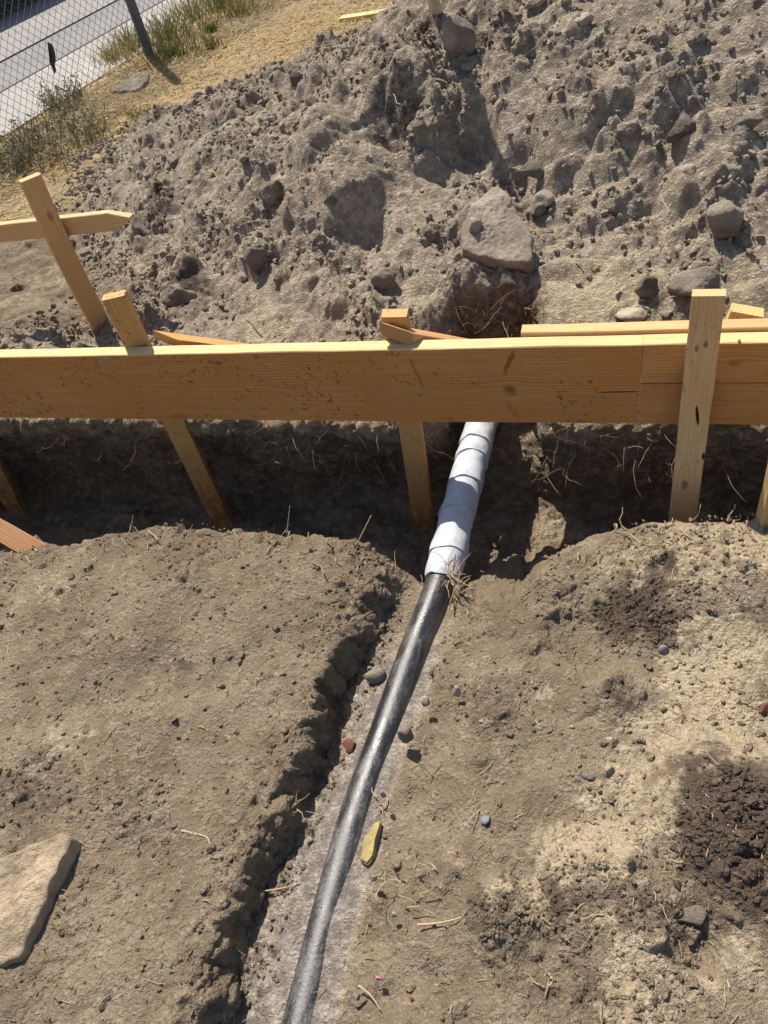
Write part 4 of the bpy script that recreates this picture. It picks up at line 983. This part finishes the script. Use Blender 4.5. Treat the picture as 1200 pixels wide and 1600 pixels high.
# clumps of root litter seen one by one
def litter(label, px, py, n, spread, L, seed, rad=.0013, up=.25, z=None, name='straw_tuft', mat=MAT_STRAW):
    r = np.random.default_rng(seed); acc = Acc(); P = surf(px, py) if z is None else at_z(px, py, z)
    for i in range(n):
        o = P+np.array([r.normal()*spread, r.normal()*spread, .004]); a = r.uniform(0, 6.28)
        W = wiggle(o, (math.cos(a), math.sin(a), up*r.random()), L*r.uniform(.4, 1.1), 5, r, .3)
        W[:, 2] = np.maximum(W[:, 2], P[2]+.002)
        V, Q, T = tube_np(W, rad*np.linspace(1.3, .5, 6), 4); acc.add(V, Q, T, r.random()*.7)
    o = link(name, None, label=label, cat='straw'); o.location = Vector(P); me = acc.mesh('stalks'); me.transform(Matrix.Translation(-Vector(P))); link('stalks', me, mat, parent=o, kind='stuff'); return o
litter('pale tuft of flattened straw on the left bank near the trench', 364, 902, 14, .006, .045, 1)
litter('dry grass tuft curling over the pipe where the white wrap ends', 708, 905, 22, .010, .085, 2, rad=.0011, up=1.3, z=-.035)
litter('tangle of root bits in the middle of the left bank', 165, 1078, 9, .018, .05, 3)
litter('root bits lying left of centre on the left bank', 180, 1030, 6, .010, .05, 4)
litter('pale root fragment with side shoots above the gully edge', 345, 1155, 4, .010, .04, 5)
litter('dry roots sticking out of the gully wall', 450, 1262, 18, .016, .055, 6, rad=.0008, up=.2, z=-.03)
litter('small straw cross on the lower left bank', 205, 1412, 5, .006, .04, 7)
litter('straw bundle near the bottom centre right', 855, 1535, 7, .005, .035, 8)
litter('dry root litter right of the buried pipe near the bottom', 625, 1380, 12, .03, .055, 9)
litter('root fragments by the yellow chip', 597, 1255, 8, .008, .03, 10, z=-.04)
litter('root litter low on the right of the buried pipe', 545, 1500, 9, .022, .05, 12, z=-.05)
litter('dry root tangle along the heap above the left board', 300, 395, 12, .05, .14, 13, rad=.002, up=.5)
litter('faded straw tuft near the top of the heap beside the pole', 664, 60, 14, .02, .12, 14, rad=.0022, up=.6)
litter('straw bits on the upper right bank edge', 1085, 843, 10, .03, .05, 15, up=.5, z=.05)
def twig(label, pts, rad, z=.006, mat=MAT_STRAW, tone=.2, zs=None):
    P = []
    for i, (x, y) in enumerate(pts):
        p = surf(x, y) if z is None else at_z(x, y, z if zs is None else zs[i])
        P.append(p)
    C_ = spline(np.array(P), 6); V, Q, T = tube_np(C_, np.linspace(rad, rad*.5, len(C_)), 6)
    acc = Acc(); acc.add(V, Q, T, tone); link('twig', acc.mesh('twig', True), mat, label=label, cat='twig')
twig('long pale twig lying under the crumbly ridge', [(652, 1445), (680, 1443), (705, 1438), (722, 1433)], .0022)
twig('short straight straw stalk on the lower right', [(953, 1417), (965, 1426), (979, 1437)], .0024)
twig('curved root on the left bank edge of the gully', [(284, 1298), (310, 1304), (326, 1312), (330, 1345)], .0022, .012)
twig('bent pale root in the middle of the left bank', [(316, 1161), (335, 1152), (350, 1148), (362, 1155)], .0018, .008)
twig('thick pale root hanging from the gully wall', [(427, 1225), (434, 1240), (450, 1258)], .0020, -.01)
twig('wavy root crossing the gully floor', [(407, 1393), (440, 1388), (474, 1379)], .0016, -.06)
twig('thin upright root at the trench edge left of the pipe', [(447, 850), (449, 825), (453, 790)], .0013, zs=[-.02, .03, .08])
twig('forked dry root standing at the trench edge', [(548, 868), (560, 845), (580, 805)], .0016, zs=[-.02, .03, .07])
twig('pale straw stalk lying near the bottom right of the pipe', [(560, 1540), (580, 1556), (594, 1578)], .0018, -.01)
twig('dark thin stick at upper right bank', [(1145, 1075), (1160, 1080), (1185, 1088)], .0022, .03, tone=.9)
twig('pale splinter on the heap right side', [(1032, 305), (1038, 318), (1047, 332)], .0035, None)

def roots():
    acc = Acc(); r = np.random.default_rng(21)
    def root(P0, dv, L, rad, k=7, amp=.28, depth=0):
        W = wiggle(P0, dv, L, k, r, amp)
        V, Q, T = tube_np(W, rad*np.linspace(1, .35, len(W)), 4); acc.add(V, Q, T, r.random())
        if depth < 2:
            for _ in range(r.integers(0, 3)):
                i = r.integers(1, k); root(W[i], (r.normal(), r.normal(), -.4+r.normal()*.7), L*r.uniform(.25, .55), rad*.6, 5, .35, depth+1)
    for _ in range(150):
        s = r.uniform(-1.9, .6)
        if r.random() < .45: s = r.choice([-.12, -.02, .12, -.78, -1.02, .3])+r.normal()*.06
        if -.56 < s < -.26: continue
        x, y = w_of(s, 1.645+r.normal()*.02); 
        root((x, y, r.uniform(-.05, .07)), (r.normal()*.5+.0, -.5+r.normal()*.4, -.5+r.normal()*.6), r.uniform(.03, .13), r.uniform(.0006, .0015), amp=.2)
    for _ in range(70):
        s = r.uniform(-.56, -.16); x, y = w_of(s, 2.10+r.normal()*.02)
        root((x, y, r.uniform(.05, .2)), (r.normal()*.7, -.8+r.normal()*.3, -.25+r.normal()*.5), r.uniform(.04, .16), r.uniform(.0007, .0017), amp=.2)
    link('roots', acc.mesh('roots'), MAT_ROOT, kind='stuff', label='dry roots hanging from the cut banks of the trench')
roots()

# ------------------------------------------------------------------ FENCE, GRASS, STREET
MAT_WIRE = plain('fence_wire', (.045, .04, .037), .55, .4, .0); MAT_POST = plain('fence_post', (.10, .10, .095), .6, .4)
fence = link('chain_link_fence', None, label='dark chain-link fence along the street at the upper left', cat='fence'); fence.location = Vector(FP1)
def fence_mesh():
    acc = Acc(); px_ = .035; ph = .034; t0, t1 = -1.4, 5.2; z0, z1 = .02, 1.72
    nz = int((z1-z0)/ph); n = int((t1-t0)/px_); rad = .0025
    for i in range(n):
        t = t0+i*px_; P = []
        for k in range(nz+1):
            side = (k+i) % 2; tt = t+(px_*.5 if side else -px_*.5)+(.004 if side else -.004); off = .003 if side else -.003
            p = FD*tt+FN*(off+.012*math.sin(tt*2.3))
            P.append((p[0], p[1], z0+k*ph))
        P = np.array(P); A = FD*rad; B = FN*rad
        V = np.concatenate([P+A, P+B, P-A, P-B]).reshape(4, len(P), 3).transpose(1, 0, 2).reshape(-1, 3)
        idx = np.arange(len(P)*4).reshape(-1, 4); j = np.roll(idx, -1, 1)
        acc.add(V, np.stack([idx[:-1], j[:-1], j[1:], idx[1:]], -1).reshape(-1, 4))
    return acc.mesh('wire_mesh')
link('wire_mesh', fence_mesh(), MAT_WIRE, parent=fence, kind='stuff')
tP = float((FP2-FP1)@FD)
for t, rad in ((tP, .038), (tP-2.9, .038), (tP+3.0, .038)):
    p = FD*t-FN*.045
    V, Q, T = tube_np(np.array([[p[0], p[1], -.2], [p[0], p[1], .8], [p[0], p[1], 1.76]]), rad, 16)
    link('post', mesh_np('post', V, Q, T, False), MAT_POST, parent=fence)
V, Q, T = tube_np(np.array([FD*-1.4+[0, 0, 1.72], FD*5.2+[0, 0, 1.72]]), .0035, 8)
link('tension_wire', mesh_np('tension_wire', V, Q, T), MAT_POST, parent=fence)
# dark scrap caught in the wire
def fence_pt(px, py, off=-.012):
    d = ray(px, py); o = FP1+FN*off; t = ((o-CC)@FN)/(d@FN); return CC+d*t
out = [(76, 66), (82, 70), (86, 82), (87, 95), (85, 101), (88, 110), (86, 115), (84, 108), (80, 100), (81, 88), (77, 78)]
Pf = np.array([fence_pt(x, y) for x, y in out]); c = Pf.mean(0)
V = np.concatenate([Pf, Pf+FN*.012]); k = len(out)
T = [(0, i, i+1) for i in range(1, k-1)]+[(k, k+i+1, k+i) for i in range(1, k-1)]
link('plastic_scrap', mesh_np('plastic_scrap', V-c, [(i, k+i, k+(i+1) % k, (i+1) % k) for i in range(k)], T), plain('dark_plastic', (.035, .032, .036), .5), label='strip of dark plastic caught in the fence wire', cat='scrap').location = Vector(c)

def blades(name, P, n, spread, h, seed, mat, label, cat, lean=.35, wd=.004, group=None, tone=(0, 1)):
    r = np.random.default_rng(seed); acc = Acc()
    for i in range(n):
        a = r.uniform(0, 6.28); k = abs(r.normal())*spread; o = np.array([k*math.cos(a), k*math.sin(a), 0]); H = h*r.uniform(.4, 1.1)
        d = np.array([math.cos(a)*lean*r.random()+r.normal()*.18, math.sin(a)*lean*r.random()+r.normal()*.18, 1.0]); sd = np.cross(d, [r.normal(), r.normal(), .1]); sd /= np.linalg.norm(sd)
        ts = np.array([0, .4, .75, 1.0]); W = wd*r.uniform(.6, 1.3)*np.array([1, .85, .5, .05])
        droop = np.array([0, 0, -.12, -.32])*lean*1.4
        C_ = o+d*H*ts[:, None]+np.stack([d[0]*ts**2*.35*H, d[1]*ts**2*.35*H, droop*H], 1)
        V = np.concatenate([C_-sd*W[:, None], C_+sd*W[:, None]])
        acc.add(V, [(j, j+1, j+5, j+4) for j in range(3)], None, tone[0]+(tone[1]-tone[0])*r.random())
    o = link(name, None, label=label, cat=cat, group=group); o.location = Vector(P)
    link('blades', acc.mesh('blades'), mat, parent=o, kind='stuff')
    return o
G = 'grass tufts along the fence'
for i, (x, y, n, sp, h, l, t) in enumerate([
    (208, 78, 150, .10, .30, 'green and straw coloured grass tuft left of the fence post', (.3, 1)), (262, 62, 160, .13, .32, 'tall green grass clump right of the fence post', (.2, 1)), (268, 90, 150, .11, .20, 'dark green grass patch lying in the post shadow', (.0, .5)),
    (330, 48, 60, .04, .12, 'small bright green tuft in the dry grass', (0, .5)), (333, 76, 60, .04, .18, 'upright yellow green tuft near the dirt heap', (.3, 1)), (180, 96, 110, .10, .22, 'reddish dry grass clump at the fence foot', (.7, 1)), (375, 22, 120, .12, .2, 'green grass at the top edge left of the plank', (.2, 1)),
    (345, 12, 160, .16, .25, 'dark green grass mass at the top of the fence line', (.1, .8)), (218, 186, 50, .06, .12, 'thin grey green tuft below the concrete fragment', (.3, .9)), (300, 30, 140, .14, .3, 'brownish weed mass beyond the fence post', (.4, 1))]):
    blades('grass_tuft', at_z(x, y, 0), int(n*1.6), sp*1.3, h*.75, 100+i, MAT_GREEN, l, 'grass', group=G, tone=t)
def weed(name, label, px, py, rad, h, n, seed):
    r = np.random.default_rng(seed); P = at_z(px, py, 0); o = link(name, None, label=label, cat='weed', group='weeds by the fence'); o.location = Vector(P)
    st = Acc(); lf = Acc()
    for i in range(n):
        a = r.uniform(0, 6.28); k = rad*math.sqrt(r.random()); b = np.array([k*math.cos(a), k*math.sin(a), 0]); W = wiggle(b, (math.cos(a)*.4, math.sin(a)*.4, 1), h*r.uniform(.4, 1), 6, r, .22)
        V, Q, T = tube_np(W, .0025, 3); st.add(V, Q, T, r.random())
        for j in range(15):
            p = W[r.integers(1, 7)]+r.normal(size=3)*.018; d = r.normal(size=3); d /= np.linalg.norm(d); e = np.cross(d, r.normal(size=3)); e /= np.linalg.norm(e); L = r.uniform(.012, .028)
            lf.add(np.array([p, p+d*L*.5+e*L*.28, p+d*L, p+d*L*.5-e*L*.28]), [(0, 1, 2, 3)], None, r.random())
    link('stems', st.mesh('stems'), MAT_ROOT, parent=o, kind='stuff'); link('leaves', lf.mesh('leaves'), MAT_WEED, parent=o, kind='stuff')
MAT_WEED = fibre('weed_leaf', (.14, .155, .07), (.36, .32, .18), .25)
weed('weed_bush', 'broad grey green weed bush at the foot of the fence, left edge', 72, 236, .40, .19, 190, 41)
weed('weed_bush', 'small dark weed in front of the fence behind the weed bush', 105, 165, .13, .2, 50, 42)
weed('weed_bush', 'thin brown weed at the left edge below the weed bush', 8, 262, .25, .16, 60, 43)
weed('weed_bush', 'weed sprig on the heap toe behind the form board', 310, 488, .05, .09, 12, 44)
weed('weed_bush', 'low green weed left of the angular tan stone', 572, 505, .07, .07, 22, 45)
def dry_cover():
    r = np.random.default_rng(51); acc = Acc(); n = 60000
    x = r.uniform(-3.4, 3.2, n*2); y = r.uniform(3.0, 11.5, n*2); s = x*EE[0]+y*EE[1]; q = x*NN[0]+y*NN[1]
    hz = heap_z(s, q); fs = fence_side(x, y); dn = sstep(-.5, .3, pn(x*1.8, y*1.8, 3.3))
    keep = (hz < .035) & (fs < .15) & (q > 3.25+.3*pn(x*2, y*2, 6.6)) & (r.random(n*2) < .25+.75*dn)
    x, y = x[keep][:n], y[keep][:n]; n = len(x); z = .012*pn(x*2, y*2, .5)+.01*pn(x*6, y*6, 2.5)
    a = r.uniform(0, 6.28, n); L = r.uniform(.03, .14, n); up = np.abs(r.normal(0, .22, n)); w = r.uniform(.002, .005, n)
    d = np.stack([np.cos(a), np.sin(a), up], 1); e = np.stack([-np.sin(a), np.cos(a), 0*a], 1)
    p = np.stack([x, y, z+.004], 1); V = np.stack([p-e*w[:, None], p+e*w[:, None], p+d*(L*.6)[:, None]+e*(w*.7)[:, None], p+d*L[:, None]+[0, 0, -.004]], 1)
    Qf = np.arange(n*4).reshape(n, 4); tone = np.repeat(r.random(n), 4)
    link('dry_grass', mesh_np('dry_grass', V.reshape(-1, 3), Qf, None, False, {'tone': tone}), MAT_DRYGRASS, kind='stuff', label='matted dry straw covering the ground by the fence')
dry_cover()

# parked car across the street: only its shadow and sill reach the frame
def car():
    o = link('parked_car', None, label='black car parked on the street beyond the fence, top left corner', cat='car')
    base = FP1+FD*4.4+FN*4.35; o.matrix_world = Matrix(((FD[0], FN[0], 0, base[0]), (FD[1], FN[1], 0, base[1]), (0, 0, 1, -.012), (0, 0, 0, 1)))
    prof = [(-2.2, .32), (-2.25, .55), (-2.15, .82), (-1.2, .95), (-.55, 1.38), (.75, 1.42), (1.45, 1.02), (2.1, .92), (2.25, .6), (2.2, .3), (1.75, .22), (-1.75, .22)]
    bm = bmesh.new(); W = .88
    A = [bm.verts.new((x, -W*(1 if z < 1 else .78), z)) for x, z in prof]; B = [bm.verts.new((x, W*(1 if z < 1 else .78), z)) for x, z in prof]
    bm.faces.new(A); bm.faces.new(B[::-1])
    for i in range(len(prof)): bm.faces.new((A[i], B[i], B[(i+1) % len(prof)], A[(i+1) % len(prof)]))
    bmesh.ops.recalc_face_normals(bm, faces=bm.faces); bmesh.ops.bevel(bm, geom=[e for e in bm.edges], offset=.05, segments=2, affect='EDGES')
    me = bpy.data.meshes.new('body'); bm.to_mesh(me); bm.free(); link('body', me, plain('black_car_paint', (.012, .012, .014), .25, .6), parent=o)
    gm = plain('car_glass', (.02, .022, .025), .1, .6)
    for sgn in (-1, 1):
        V = [(-.95, sgn*.80, 1.0), (.7, sgn*.80, 1.0), (1.1, sgn*.80, 1.0), (.62, sgn*.705, 1.33), (-.5, sgn*.705, 1.31)]
        link('side_window', mesh_np('side_window', np.array(V)+[0, sgn*.02, 0], [(0, 1, 3, 4)], [(1, 2, 3)]), gm, parent=o)
        for x in (-1.4, 1.4):
            V, Q, T = tube_np(np.array([[x, sgn*.70, .31], [x, sgn*.92, .31]]), .31, 24); w = link('wheel', mesh_np('wheel', V, Q, T), plain('tyre', (.02, .02, .02), .8), parent=o)
            V, Q, T = tube_np(np.array([[x, sgn*.915, .31], [x, sgn*.935, .31]]), .19, 18); link('rim', mesh_np('rim', V, Q, T), plain('rim_metal', (.3, .3, .3), .35, .5, .8), parent=w)
car()
